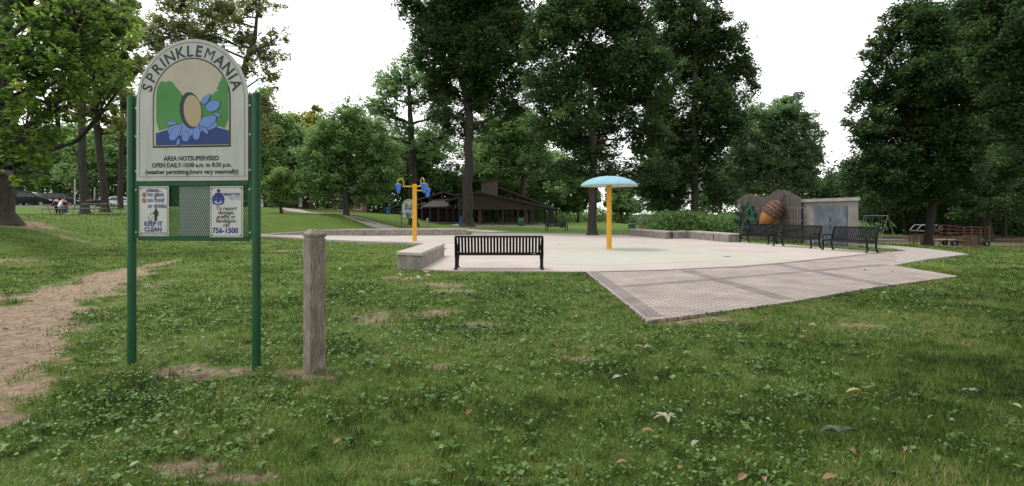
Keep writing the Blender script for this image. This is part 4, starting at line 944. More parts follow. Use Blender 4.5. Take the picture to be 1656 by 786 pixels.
MB().box((0, 0, 1.3), (7.5, 4, 2.8)).build("wall", m_board, t); MB().box((0, 0, 2.8), (8.2, 4.8, .25)).build("roof", m_roof, t)
MB().box((-2.9, -2.03, 1.1), (.9, .06, 2.0)).build("door", m_white, t); MB().box((2.6, -2.03, 1.1), (.5, .06, 2.0)).build("door", m_white, t)
sx_, sy_ = -32, 74; t = thing("notice_board", "small dark notice board on legs beside the far lawn path", "notice board", (sx_ + 2.2, sy_, tzf(sx_ + 2.2, sy_)))
MB().box((0, 0, .95), (1.3, .06, .6)).build("board", m_ink, t); MB().box((0, -.034, 1.02), (1.1, .01, .12)).build("stripe", m_white, t)
for s_ in (-1, 1): MB().box((s_ * .5, .02, .45), (.07, .05, .9)).build("leg", m_post, t)

# ------------------------------------------------------------------ playground
m_sw = mat("galvanised_steel", (.15, .16, .16), (.2, .21, .21), .6, metal=.3)
gx, gy = at(1436, 384, 55)[:2]; gx2, gy2 = at(1474, 383, 58)[:2]
t = thing("swing_set", "pale steel frame swing set beyond the pump house", "swing set", (gx, gy, tzf(gx, gy)), math.atan2(gy2 - gy, gx2 - gx) + .9)
SL = 4.2
for x in (0, SL):
    for s_ in (-1, 1): MB().tube([(x, 0, 2.15), (x, s_ * .62, -.05)], .042, 8).build("leg", m_sw, t, True)
MB().tube([(-.1, 0, 2.15), (SL + .1, 0, 2.15)], .042, 8).build("top_beam", m_sw, t, True)
for x in (1.3, 2.9):
    s_ = MB().box((x, 0, .5), (.42, .18, .03)).build("swing_seat", m_ink, t); c = MB()
    for d in (-.2, .2): c.tube([(x + d, 0, 2.12), (x + d, 0, .5)], .012, 5)
    c.build("chain", m_sw, s_)
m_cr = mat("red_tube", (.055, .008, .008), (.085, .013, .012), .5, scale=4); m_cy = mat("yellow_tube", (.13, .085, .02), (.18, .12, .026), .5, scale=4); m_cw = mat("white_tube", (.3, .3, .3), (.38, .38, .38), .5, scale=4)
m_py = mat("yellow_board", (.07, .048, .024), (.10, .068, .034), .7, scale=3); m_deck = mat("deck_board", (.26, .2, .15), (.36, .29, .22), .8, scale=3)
bx, by = at(1482.6, 397, 38.5)[:2]; K = 1 / 275.0
t = thing("bus_climber", "red and yellow tubular play bus with black tyres under dark trees", "play structure", (bx, by, tzf(bx, by)), R(-4))
def C(u, v, d=0.0): return ((u - 150) * K, d, (600 - v) * K)
D = .75
for d in (0, D):
    MB().tube([C(150, 300, d), C(240, 205, d), C(520, 205, d), C(430, 325, d), C(150, 312, d)], .026, 8).build("cab_frame", m_cw, t, True)
    for u, v0, mm_ in ((150, 300, m_cr), (430, 325, m_cr), (705, 212, m_cr), (893, 212, m_cr), (1140, 235, m_cy), (1270, 330, m_cr), (1455, 232, m_cy)): MB().tube([C(u, v0, d), C(u, 605, d)], .026, 8).build("upright", mm_, t, True)
    r = MB()
    for a, b_ in (((520, 212), (893, 212)), ((893, 245), (1440, 245)), ((893, 300), (1390, 300)), ((893, 355), (1455, 350)), ((480, 285), (893, 285))): r.tube([C(a[0], a[1], d), C(b_[0], b_[1], d)], .02, 6)
    for u in (1020, 1190, 1420): r.tube([C(u - 30, 350, d), C(u, 235, d), C(u + 40, 330, d)], .018, 6)
    r.build("rail", m_cr, t, True)
    r = MB()
    for a, b_ in (((705, 360), (893, 360)), ((170, 385), (290, 385)), ((430, 410), (590, 405)), ((893, 430), (1150, 430)), ((893, 500), (1150, 505)), ((893, 560), (1150, 565)), ((160, 575), (290, 570)), ((1380, 350), (1455, 350))): r.tube([C(a[0], a[1], d), C(b_[0], b_[1], d)], .018, 6)
    r.build("rail", m_cy, t, True)
    for u0, u1, v0, v1 in ((215, 245, 400, 580), (980, 1140, 500, 590), (1150, 1255, 390, 600), (1290, 1440, 510, 590), (480, 590, 290, 325)):
        c = C((u0 + u1) / 2, (v0 + v1) / 2, d + .03); MB().box(c, ((u1 - u0) * K, .03, (v1 - v0) * K)).build("side_board", m_py, t)
for u, v, r_, d in ((810, 575, .2, -.1), (1390, 568, .19, -.1), (505, 545, .17, .5), (810, 575, .2, D + .1), (1390, 568, .19, D + .1)):
    MB().lathe([(r_ * .45, -.07), (r_ * .9, -.09), (r_, -.05), (r_, .05), (r_ * .9, .09), (r_ * .45, .07)], 20, (C(u, 0)[0], d, r_), Matrix.Rotation(R(90), 3, 'X').to_3x3()).build("tyre", m_tyre, t, True)
    MB().lathe([(0, -.03), (r_ * .45, -.03), (r_ * .45, .03), (0, .03)], 14, (C(u, 0)[0], d, r_), Matrix.Rotation(R(90), 3, 'X').to_3x3()).build("hub", m_cw, t, True)
c = C(710, 485, D / 2); MB().box(c, (1.35, D, .06)).build("deck", m_deck, t)
c = C(480, 445, .6); MB().box(c, (.32, .5, .2)).build("seat", m_deck, t)
w = MB(); w.tube([(C(640, 0)[0], .3, 1.18 + .13 * math.sin(a)) if False else (C(640, 0)[0] + .13 * math.cos(a), .3, 1.2 + .13 * math.sin(a)) for a in np.linspace(0, 6.283, 17)], .014, 6, cap=False); w.build("steering_wheel", m_cw, t, True)
b_ = MB()
for a in range(5): b_.tube([C(600 + a * 24, 300, .75), C(600 + a * 24, 480, .75)], .012, 5)
b_.build("climbing_bar", m_cr, t, True)

# ------------------------------------------------------------------ trees
m_bark = mat("bark_dark", (.020, .017, .014), (.055, .047, .040), .95, scale=5, stretch=(3, 3, .5), bump=1.0, bscale=9)
m_bark2 = mat("bark_grey", (.045, .038, .032), (.105, .092, .08), .95, scale=5, stretch=(3, 3, .5), bump=1.0, bscale=9)
LM = {
 'dark':  leafmat("leaves_dark", [(0, (0.0299, 0.0598, 0.0229)), (0.5, (0.0568, 0.1076, 0.0356)), (0.85, (0.0897, 0.1525, 0.0457)), (1, (0.142, 0.2093, 0.061))], 0.45),
 'mid':   leafmat("leaves_mid", [(0, (0.0706, 0.1301, 0.045)), (0.5, (0.1264, 0.2193, 0.0691)), (0.85, (0.1822, 0.2882, 0.0826)), (1, (0.2603, 0.3718, 0.1051))], 0.5),
 'oak':   leafmat("leaves_oak", [(0, (0.0676, 0.1249, 0.0347)), (0.4, (0.1292, 0.2242, 0.0504)), (0.75, (0.2337, 0.3444, 0.0661)), (0.93, (0.3812, 0.4645, 0.0786)), (1, (0.4427, 0.4484, 0.0786))], .55),
 'olive': leafmat("leaves_olive", [(0, (0.126, 0.1646, 0.0706)), (0.5, (0.2352, 0.2772, 0.1092)), (0.8, (0.3528, 0.3696, 0.1344)), (1, (0.5712, 0.4536, 0.1512))], 0.55),
 'yellow': leafmat("leaves_yellow", [(0, (.16, .21, .05)), (.5, (.34, .38, .085)), (1, (.55, .52, .14))], .55),
 'light': leafmat("leaves_light", [(0, (0.1131, 0.1979, 0.0722)), (0.5, (0.1979, 0.3298, 0.1154)), (1, (0.3393, 0.4713, 0.1762))], 0.5),
 'young': leafmat("leaves_young", [(0, (.12, .19, .06)), (.5, (.20, .31, .09)), (1, (.32, .44, .15))], .5),
 'grey':  leafmat("leaves_grey", [(0, (0.0945, 0.1653, 0.0759)), (0.5, (0.1701, 0.2717, 0.1229)), (1, (0.2954, 0.4134, 0.1898))], 0.5),
}
def leaf_quads(P, L, r, up=.55, asp=.62):
    """rhombic leaf quads at points P; size L (array)"""
    n_ = len(P)
    N = r.normal(size=(n_, 3)); N[:, 2] = np.abs(N[:, 2]) + up * 1.6; N /= np.linalg.norm(N, axis=1, keepdims=True)
    T = r.normal(size=(n_, 3)); T[:, 2] -= .35; T -= N * (T * N).sum(1, keepdims=True); T /= np.linalg.norm(T, axis=1, keepdims=True) + 1e-9
    Bv = np.cross(N, T); L = L[:, None]; w = L * asp * .5
    V = np.stack([P - T * L * .5, P + Bv * w + T * L * .06 - N * L * .07, P + T * L * .5, P - Bv * w + T * L * .06 - N * L * .07], 1)
    return V.reshape(-1, 3), np.arange(n_ * 4).reshape(-1, 4)
def tree(name, label, base, trunk_r, trunk_pts, blobs, leafk, n_leaves, leaf, seed, clump=1.0, bark=None, cat="tree", group=None, limb=.34, fill=1.0, shell=.3, flat=.7, ntwig=1.0, nside=9, spray=.55):
    """base (X,Y); trunk_pts [(x,y,z rel radius factor)] world; blobs [(centre, (rx,ry,rz))]"""
    r = np.random.default_rng(seed); z0 = tzf(*base)
    t = thing(name, label, cat, (base[0], base[1], z0), 0, group); O = Vector((base[0], base[1], z0))
    tb = MB(); tp = [Vector(q[:3]) for q in trunk_pts]; tr_ = [trunk_r * q[3] for q in trunk_pts]
    # densify the trunk and let it wander a little
    TP, TR = [], []
    for i in range(len(tp) - 1):
        m_ = 4
        for k in range(m_):
            f = k / m_; q = tp[i].lerp(tp[i + 1], f); wob = trunk_r * .10 if (i or k) else 0
            TP.append(q + Vector((r.normal() * wob, r.normal() * wob, 0))); TR.append(tr_[i] * (1 - f) + tr_[i + 1] * f)
    TP.append(tp[-1]); TR.append(tr_[-1])
    # root flare
    fl_pts = [TP[0] + Vector((0, 0, -.25)), TP[0] + Vector((0, 0, .0)), TP[0] + Vector((0, 0, trunk_r * .7))]
    tb.tube([q - O for q in fl_pts + TP[1:]], [TR[0] * 1.75, TR[0] * 1.5, TR[0] * 1.12] + TR[1:], nside)
    Ps, Rn = [], []
    vol = sum(b[1][0] * b[1][1] * b[1][2] for b in blobs)
    for bc, br in blobs:
        bc = Vector(bc); share = br[0] * br[1] * br[2] / vol
        # limb from trunk to blob centre, leaving the trunk lower down
        zt = bc.z - (.35 + .5 * r.random()) * max(.8, math.hypot(bc.x - TP[0].x, bc.y - TP[0].y)) * .8
        i = min(range(len(TP)), key=lambda q: abs(TP[q].z - max(zt, TP[0].z + (TP[-1].z - TP[0].z) * .22)))
        a = TP[i]; ra = min(TR[i] * .62, trunk_r * limb); mid = a.lerp(bc, .5) + Vector((r.normal() * .5, r.normal() * .5, -.3 + .2 * r.random()))
        LP = [a, a.lerp(mid, .5) + Vector((0, 0, .1)), mid, mid.lerp(bc, .55) + Vector((r.normal() * .3, r.normal() * .3, .2)), bc]
        LR = [ra, ra * .8, ra * .62, ra * .42, ra * .2]
        tb.tube([q - O for q in LP], LR, 6)
        nc = max(4, int(fill * 2.8 * br[0] * br[1] * br[2] / clump ** 3 * 1.0)); nc = min(nc, 200)
        for k in range(nc):
            u = r.normal(size=3); u /= np.linalg.norm(u); rad = (shell + (1 - shell) * r.random()) ** .8
            rad *= .86 + .28 * r.random()
            c = Vector((bc.x + u[0] * br[0] * rad, bc.y + u[1] * br[1] * rad, bc.z + u[2] * br[2] * rad))
            if c.z < z0 + .9: continue
            if r.random() < ntwig:
                s_ = LP[2 if r.random() < .5 else 3].lerp(bc, r.random()); mm = s_.lerp(c, .5) + Vector((r.normal() * .25, r.normal() * .25, .15))
                tb.tube([s_ - O, mm - O, c - O], [ra * .22 + .008, ra * .14 + .006, .008], 4, cap=False)
            m_ = max(4, int(n_leaves * 2.3 * share / nc * (.55 + .9 * r.random())))
            rc = clump * (.55 + .6 * r.random())
            q = r.normal(size=(m_, 3)); q /= np.linalg.norm(q, axis=1, keepdims=True); q *= (r.random((m_, 1)) ** .45) * rc
            q[:, 2] *= flat; q[:, 2] -= (q[:, 0] ** 2 + q[:, 1] ** 2) * .18 / rc
            Ps.append(q + np.array(c)); Rn.append(np.clip(r.normal(.45, .2) + r.normal(0, .17, m_), 0, 1))
    for bc, br in blobs:        # loose sprays between and beyond the clumps
        m_ = int(n_leaves * spray * br[0] * br[1] * br[2] / vol); u = r.normal(size=(m_, 3)); u /= np.linalg.norm(u, axis=1, keepdims=True)
        u = u * (r.random((m_, 1)) ** .4) * (1 + .16 * r.normal(size=(m_, 1))) * np.array(br) + np.array(bc); gn = vnoise(u[:, 0] / clump * 1.4 + u[:, 2], u[:, 1] / clump * 1.4 - u[:, 2] / clump * 1.3); u = u[(gn > .42) & (u[:, 2] > z0 + .8)]
        Ps.append(u); Rn.append(np.clip(r.normal(.6, .2, len(u)), 0, 1))
    P = np.concatenate(Ps); rn = np.concatenate(Rn)
    L = leaf * (.65 + .7 * r.random(len(P)))
    V, Q = leaf_quads(P - np.array(O), L, r)
    tb.build("trunk", bark or m_bark, t, True, recalc=False)
    npmesh("crown", V, Q, 4, LM[leafk], t, np.repeat(rn, 4))
    return t
def PT(name, label, bx_, by_, d, tw, trunk, blobs, leafk, n_leaves, leafpx, seed, clumppx=16, **kw):
    """trunk [(px,py,factor)], blobs [(px,py,rx,ry,doff)] given as seen from the eye, turned into metres at the tree's own distance"""
    ppm = F / d; X, Y, _ = at(bx_, by_, d); z0 = tzf(X, Y)
    tp = [(X, Y, z0, 1.0)]
    for (px, py, f) in trunk: q = at(px, py, d); tp.append((q[0], q[1] + (0 if f == 1 else random.uniform(-.5, .5)), q[2], f))
    bl = []
    for b in blobs:
        px, py, rx, ry = b[:4]; off = b[4] if len(b) > 4 else (hash((px * 7 + py * 13 + seed)) % 100 / 50 - 1) * rx / ppm * .7
        q = at(px, py, d + off); bl.append((q, (rx * 1.06 / ppm, min(rx, ry * 1.3) / ppm, ry * 1.08 / ppm)))
    return tree(name, label, (X, Y), tw / ppm / 2, tp, bl, leafk, n_leaves, leafpx / ppm, seed, clump=clumppx / ppm, **kw)

PT("oak_tree", "huge oak with yellowing leaves and massive trunk at the frame edge near the cars", -8, 346, 27, 44, [(-6, 200, .8), (2, 100, .7), (20, 20, .55), (40, -60, .35)],
   [(40, -20, 90, 60, -3), (140, 25, 70, 45, -4), (200, 55, 34, 36, -3), (70, 105, 60, 50, -5), (150, 112, 52, 42, -2), (188, 150, 34, 34, -3), (60, 205, 52, 45, -4), (40, 275, 34, 22, -5), (80, 280, 30, 18, -3), (-70, 80, 80, 120, 0), (20, 150, 40, 40, -6), (110, 70, 50, 44, -4), (95, 165, 46, 40, -4), (20, 70, 50, 50, -5), (175, 100, 36, 40, -1), (130, -10, 70, 30, -3), (30, 230, 40, 36, -5)],
   'oak', 7500, 8.0, 11, 11, limb=.26, shell=.2, fill=.085, flat=1.0, bark=m_bark, spray=.3)
PT("oak_tree", "straight trunked tall oak just behind the empty picnic table", 137, 338, 46, 13, [(136, 240, .85), (134, 140, .7), (130, 20, .4)], [(105, 30, 60, 60), (140, 120, 46, 46), (170, 30, 50, 50), (105, 170, 30, 30)], 'olive', 4500, 6, 12, 11, fill=.16, flat=.9)
PT("oak_tree", "slim leaning oak trunk with tall crown between the picnic table and sign", 170, 338, 50, 12, [(166, 260, .9), (160, 180, .75), (155, 60, .5), (150, -20, .3)], [(195, 95, 40, 46), (160, 170, 36, 36), (213, 165, 22, 40), (150, 40, 40, 40), (200, 205, 18, 16)], 'olive', 4000, 6, 13, 11, fill=.16, flat=.9)
PT("oak_tree", "thinnest dark trunked tree just outside the sign's bare post", 195, 338, 55, 8, [(195, 240, .9), (192, 120, .6), (195, 20, .4)], [(205, 25, 30, 30), (208, 190, 20, 26), (190, 120, 26, 30)], 'olive', 2800, 6, 14, 10, fill=.2, flat=.9)
PT("oak_tree", "airy olive oak spreading bare dark limbs above the arched sign", 372, 342, 43, 15, [(374, 220, .85), (388, 130, .7), (410, 60, .42), (425, 0, .2)],
   [(350, 20, 52, 28), (415, 10, 44, 18), (300, 52, 34, 30), (432, 88, 28, 22), (440, 128, 20, 18), (400, 60, 30, 24), (425, 172, 24, 26), (268, 90, 34, 34), (295, 120, 34, 30), (255, 30, 24, 16), (428, 215, 24, 20), (330, -30, 60, 20), (380, 120, 20, 16), (245, 55, 26, 24), (285, 5, 34, 24), (450, 60, 18, 16), (400, 110, 24, 18), (340, 60, 30, 26)], 'olive', 8500, 5.0, 15, 9, limb=.3, fill=.4, shell=.2, flat=.9)
PT("maple_tree", "pale green tree mass behind the young tree near the sign", 415, 340, 72, 9, [(415, 250, .8), (415, 160, .4)], [(420, 215, 36, 38), (440, 265, 38, 38), (405, 285, 26, 30), (432, 170, 20, 24), (450, 215, 30, 34), (425, 300, 36, 24), (400, 240, 30, 40)], 'light', 15000, 4.4, 16, 13)
PT("maple_tree", "green tree closing the view beside the yellow crowned tree", 470, 345, 76, 9, [(470, 270, .8), (468, 200, .4)], [(462, 240, 34, 34), (480, 285, 36, 34), (455, 300, 30, 24), (445, 225, 22, 24), (500, 255, 30, 34), (485, 225, 26, 26)], 'light', 14000, 4.4, 17, 13)
PT("yellowing_tree", "tree with bright yellow crown top rising behind the maples", 500, 345, 86, 8, [(500, 260, .8), (502, 180, .4)], [(505, 192, 20, 22), (480, 212, 20, 24), (515, 222, 26, 26), (495, 240, 28, 24)], 'yellow', 7500, 4.2, 18, 11)
PT("young_tree", "small young tree with bright green crown standing alone by the path", 455, 350, 54, 5, [(455, 325, .9), (454, 290, .6), (455, 272, .3)], [(455, 285, 18, 16, 0), (444, 306, 20, 16, 0), (468, 308, 20, 15, 0), (456, 322, 28, 10, 0)], 'young', 3600, 3.8, 19, 9, nside=6)
PT("maple_tree", "broad dense maple with dull green crown beside the lawn path", 560, 351, 56, 9, [(560, 300, .9), (560, 240, .6), (562, 180, .3)],
   [(560, 225, 52, 44), (535, 285, 48, 38), (595, 285, 52, 38), (565, 190, 30, 24), (622, 262, 34, 38), (515, 250, 34, 36), (560, 318, 62, 15), (600, 225, 34, 32), (535, 205, 22, 20)], 'light', 22000, 4.2, 20, 12)
PT("open_crown_tree", "sparse tree with visible forked limbs behind the yellow bucket post", 668, 360, 66, 14, [(668, 290, .9), (667, 235, .8), (664, 170, .5), (660, 105, .3)],
   [(642, 128, 38, 24), (688, 132, 32, 28), (618, 175, 30, 22), (708, 185, 26, 28), (662, 100, 26, 16), (604, 205, 28, 14), (695, 235, 30, 26), (640, 238, 34, 18), (610, 240, 26, 18), (725, 220, 20, 24), (670, 165, 22, 18), (715, 150, 22, 22), (600, 170, 20, 16), (650, 205, 24, 18), (628, 148, 26, 20)], 'light', 5200, 4.6, 21, 8, limb=.4, fill=.6, flat=.9, bark=m_bark)
PT("oak_tree", "giant dark oak with forked trunk in front of the large pavilion", 757, 366, 56, 18, [(756, 300, .88), (758, 240, .8), (760, 200, .75), (752, 150, .5), (735, 90, .36), (720, 30, .2)],
   [(740, 35, 62, 50), (698, 85, 38, 36), (688, 20, 38, 30), (792, 80, 56, 50), (822, 25, 46, 42), (722, 140, 42, 36), (790, 155, 52, 32), (750, 200, 50, 22), (842, 115, 32, 46), (765, -20, 90, 34), (715, 175, 24, 20), (828, 175, 26, 22), (668, -5, 26, 18), (755, 95, 44, 40), (740, 5, 50, 36), (775, 125, 40, 34), (700, 55, 36, 30), (800, 20, 44, 40), (850, 60, 30, 40)], 'dark', 40000, 4.6, 22, 15, limb=.5)
PT("linden_tree", "yellow green tree glowing behind the dark oak and pavilion roof", 845, 350, 88, 9, [(845, 280, .8), (842, 200, .4)], [(828, 200, 44, 34), (850, 245, 42, 42), (805, 260, 40, 34), (865, 205, 24, 30), (790, 225, 26, 26)], 'light', 15000, 4.2, 23, 12)
PT("maple_tree", "tall straight trunked maple in the grass behind the blue mushroom", 958, 381, 40.5, 15, [(958, 300, .88), (958, 230, .8), (957, 150, .66), (955, 60, .45), (953, -30, .25)],
   [(950, 15, 76, 44), (890, 60, 48, 44), (1022, 60, 46, 44), (900, 140, 50, 44), (1012, 145, 56, 44), (958, 105, 54, 50), (882, 205, 38, 34), (940, 222, 60, 34), (1040, 215, 46, 38), (920, 275, 52, 22), (1012, 278, 56, 22), (1072, 125, 30, 52), (960, -35, 80, 30), (1062, 275, 34, 24), (870, 262, 26, 22), (985, 190, 40, 30), (920, 20, 50, 46), (1000, 10, 50, 40), (925, 185, 46, 34), (1020, 105, 50, 40), (960, 255, 50, 30)], 'dark', 48000, 4.8, 24, 16)
PT("maple_tree", "tall dark maple beyond the stepped seat wall, crown leaning to open sky", 1123, 372, 52, 13, [(1123, 310, .88), (1120, 230, .78), (1122, 140, .6), (1125, 40, .35)],
   [(1120, 35, 46, 44), (1166, 68, 42, 40), (1192, 125, 34, 36), (1130, 120, 44, 44), (1095, 200, 44, 42), (1168, 195, 42, 38), (1120, 262, 56, 32), (1090, 318, 40, 18), (1156, 305, 34, 24), (1078, 5, 36, 34), (1205, 110, 22, 18), (1140, -20, 40, 24), (1150, 165, 44, 34), (1100, 80, 40, 40), (1085, 270, 36, 30), (1130, 235, 44, 30)], 'dark', 34000, 4.6, 25, 15)
PT("maple_tree", "slender dark trunk standing between the two tallest maples", 1080, 371, 55, 6, [(1080, 300, .9), (1076, 200, .7), (1070, 80, .4)], [(1060, 85, 34, 36), (1070, 245, 38, 42), (1062, 305, 34, 22), (1065, 165, 30, 36)], 'dark', 11000, 4.6, 26, 14)
PT("round_tree", "round grey green tree rising behind the pump house and slat screen", 1258, 362, 62, 10, [(1258, 310, .9), (1256, 240, .6), (1256, 180, .3)],
   [(1250, 208, 50, 42), (1228, 258, 46, 40), (1290, 248, 40, 44), (1272, 178, 26, 24), (1204, 228, 30, 36), (1305, 285, 24, 24), (1250, 298, 66, 20), (1220, 190, 26, 26), (1300, 205, 22, 30), (1190, 275, 24, 30)], 'grey', 30000, 4.2, 27, 13)
PT("maple_tree", "dark spreading maple whose low trunk screens the play bus", 1500, 399, 33, 13, [(1500, 330, .9), (1500, 250, .75), (1496, 120, .5), (1488, 20, .25)],
   [(1468, 58, 46, 44), (1432, 140, 48, 38), (1500, 130, 54, 54), (1402, 200, 36, 36), (1460, 218, 54, 42), (1530, 215, 54, 44), (1395, 262, 34, 24), (1450, 288, 54, 28), (1545, 288, 54, 28), (1480, 18, 26, 26), (1548, 85, 50, 50), (1420, 92, 26, 26), (1500, 300, 50, 22), (1385, 225, 20, 16), (1490, 180, 56, 46), (1550, 150, 50, 50), (1440, 255, 50, 30), (1510, 40, 44, 40), (1380, 290, 30, 22), (1530, 260, 50, 34), (1425, 316, 46, 14), (1480, 322, 50, 13), (1550, 320, 50, 15)], 'dark', 46000, 5.2, 28, 18)
PT("maple_tree", "dark shade maple with trunk past the far wheel of the play bus", 1600, 384, 48, 11, [(1600, 320, .9), (1602, 220, .75), (1604, 60, .4)],
   [(1600, 20, 56, 46), (1640, 100, 54, 54), (1600, 180, 48, 46), (1640, 240, 56, 46), (1590, 300, 56, 28), (1655, 320, 50, 24), (1560, 40, 40, 36), (1690, 180, 50, 60), (1700, 290, 50, 40), (1570, 110, 46, 50), (1620, 60, 50, 44), (1560, 250, 40, 40), (1630, 150, 50, 44), (1590, 335, 50, 14), (1640, 338, 46, 16)], 'dark', 30000, 4.8, 29, 16)
PT("maple_tree", "overhanging maple boughs at the frame edge above the dark playground", 1745, 400, 27, 22, [(1745, 250, .9), (1742, 100, .7), (1735, -40, .4)],
   [(1640, 50, 56, 58, -2), (1655, 165, 46, 50, -2), (1700, 0, 60, 60, 0), (1640, 262, 36, 30, -1), (1720, 200, 60, 60, 1), (1600, 95, 34, 34, -2), (1700, 300, 50, 30, 0), (1580, 10, 34, 26, -1)], 'dark', 30000, 5.6, 30, 18)
PT("oak_tree", "small pale tree beyond the pump house roof corner", 1360, 358, 92, 6, [(1360, 320, .8), (1360, 295, .4)], [(1345, 303, 24, 16), (1378, 296, 26, 22), (1362, 322, 40, 14)], 'light', 6000, 4, 31, 11)
# unseen trees beside and behind the camera, added to shade the near lawn
_n = 0
def shade_tree(x, y, tw, h, blobs, seed, lab):
    z = tzf(x, y)
    return tree("maple_tree", lab, (x, y), tw, [(x, y, z, 1), (x, y, z + h * .35, .8), (x, y, z + h * .7, .55), (x, y, z + h, .25)], blobs, 'dark', 17000, .45, seed, clump=1.5, ntwig=.5)
shade_tree(15.5, 3.0, .45, 14, [((13, 4, 10.5), (4, 4, 2.2)), ((16, 8, 10), (4, 4, 2.5)), ((18, 2, 11), (4, 4, 3)), ((11.5, 0, 11.5), (3.5, 4, 2)), ((16, -3, 10), (4, 4, 2.5)), ((15, 3, 14), (4, 4, 2))], 41, "unseen maple added beside the lawn to shade the grass near the brick paving")
shade_tree(9.0, -5.0, .45, 13, [((8, -3, 9.8), (5, 5, 2.2)), ((5, -4, 10.5), (4, 5, 2.5)), ((4, 0, 9.5), (4, 4, 2)), ((9, 5, 10.0), (5, 4, 2)), ((13, 4, 9.5), (4, 4, 2)), ((7, 7.5, 9.2), (5, 4, 1.7)), ((13, 9, 9.6), (5, 4, 2)), ((2.5, 3, 9.6), (4, 4, 1.7)), ((10, 1, 9.5), (5, 5, 2)), ((12, -4, 10), (5, 5, 2.5)), ((7, 2, 10.8), (4.5, 4, 2)), ((9, -4, 13), (5, 5, 2))], 42, "unseen maple added behind the camera to shade the lawn")
# trees closing the view behind the pavilions, cars and pump house
templ = []
def filler(label, px, py, d, hpx, kind, seed, wf=.42):
    X, Y, _ = at(px, py, d); z0 = tzf(X, Y); h = hpx / F * d; r = np.random.default_rng(seed)
    bl = [((X, Y, z0 + h * .72), (h * wf * .8, h * wf * .8, h * .27))]
    for k in range(6):
        a = k * 1.05 + r.random(); q = h * wf * (.4 + .25 * r.random()); bl.append(((X + math.cos(a) * q, Y + math.sin(a) * q, z0 + h * (.32 + .42 * r.random())), (h * wf * .55, h * wf * .55, h * .17)))
    return tree("tree", label, (X, Y), h * .018, [(X, Y, z0, 1), (X, Y, z0 + h * .4, .8), (X, Y, z0 + h * .9, .3)], bl, kind, 7500, 4.4 / F * d, seed, clump=h * .085, cat="tree", group="trees closing the view", ntwig=.4, nside=6)
fl = [("dense tree directly above the roof of the black minivan", 35, 334, 84, 130, 'light', 51), ("dense tree behind the seated people and dark car", 95, 334, 88, 150, 'light', 52), ("dense tree behind the slim pale pole and empty table", 150, 334, 84, 130, 'light', 53),
      ("dense tree behind the sign's bare post near the silver car", 215, 335, 90, 150, 'light', 54), ("tree behind the lower half of the arched sign", 275, 336, 86, 140, 'light', 55), ("tree behind the notice plates of the arched sign", 345, 338, 84, 150, 'mid', 56),
      ("dim tree behind the trunk of the huge oak", -20, 334, 84, 150, 'light', 57), ("dark tree between the broad maple and the open crowned tree", 625, 352, 92, 140, 'mid', 58), ("dark tree above the smaller pavilion roof", 690, 354, 96, 150, 'mid', 59),
      ("dark tree above the brick chimney of the large pavilion", 790, 356, 98, 150, 'mid', 60), ("tree behind the falling roof edge of the large pavilion", 890, 356, 100, 120, 'light', 61), ("far tree seen under the tall maple's lowest boughs", 935, 354, 105, 85, 'mid', 62),
      ("far tree glimpsed under boughs beside the yellow mushroom pole", 1005, 354, 110, 75, 'light', 63), ("shadowed tree behind the slender trunk and seat wall", 1075, 356, 95, 110, 'grey', 64), ("shadowed tree next to the slat screen's far end", 1165, 360, 85, 120, 'grey', 65),
      ("dark tree behind the swing set", 1415, 376, 80, 140, 'dark', 66), ("dark tree behind the cab frame of the play bus", 1490, 376, 82, 150, 'dark', 67), ("dark tree behind the rear of the play bus", 1565, 376, 80, 160, 'dark', 68), ("dark tree between the swing set and play bus", 1462, 378, 64, 150, 'dark', 72), ("dark low tree directly behind the play bus deck", 1535, 380, 60, 150, 'dark', 73), ("dark low tree behind the trunk past the play bus wheel", 1625, 380, 58, 160, 'dark', 74), ("dark tree closing the shaded playground at the frame edge", 1640, 376, 76, 170, 'dark', 69),
      ("dark tree behind the brick house", 530, 345, 100, 130, 'mid', 70), ("dark tree shading the low outbuilding", 445, 340, 98, 120, 'mid', 71)]
for a in fl: filler(*a)

# ------------------------------------------------------------------ undergrowth (uncountable)
def thicket(name, pts, h, w_, n_, leaf, kind, seed, hv=.5):
    r = np.random.default_rng(seed); tt = r.random(n_) * (len(pts) - 1); i = tt.astype(int); f = tt - i; A = np.array(pts)
    c = A[i] * (1 - f[:, None]) + A[i + 1] * f[:, None]; X = c[:, 0] + r.normal(0, w_, n_); Y = c[:, 1] + r.normal(0, w_, n_)
    hh = h * (1 - hv + hv * 1.4 * fbm(X * .5, Y * .5, 3)); Z = tz(X, Y) + hh * (1 - r.random(n_))
    rn = np.clip(.75 * fbm(X * .8 + 7, Y * .8 + Z, 2) + r.normal(0, .16, n_), 0, 1)
    V, Q = leaf_quads(np.stack([X, Y, Z], 1), leaf * (.6 + .8 * r.random(n_)), r, 0.0)
    return tag(npmesh(name, V, Q, 4, LM[kind], None, np.repeat(rn, 4)), kind="stuff")
thicket("undergrowth", [(13, 52), (18, 50), (23, 47), (27, 44)], 2.0, 1.0, 26000, .2, 'light', 81)
thicket("undergrowth", [(31, 72), (45, 70), (58, 62), (66, 52)], 4.2, 2.4, 45000, .34, 'dark', 82, .95)
thicket("undergrowth", [(4, 112), (20, 115), (34, 100)], 3.0, 2.0, 9000, .45, 'light', 83, .9)
thicket("undergrowth", [(-100, 92), (-60, 92), (-40, 96), (-12, 104), (6, 108)], 9, 2.5, 90000, .5, 'light', 84)
thicket("undergrowth", [(40, 90), (70, 84), (90, 70)], 10, 2.5, 60000, .5, 'dark', 85)

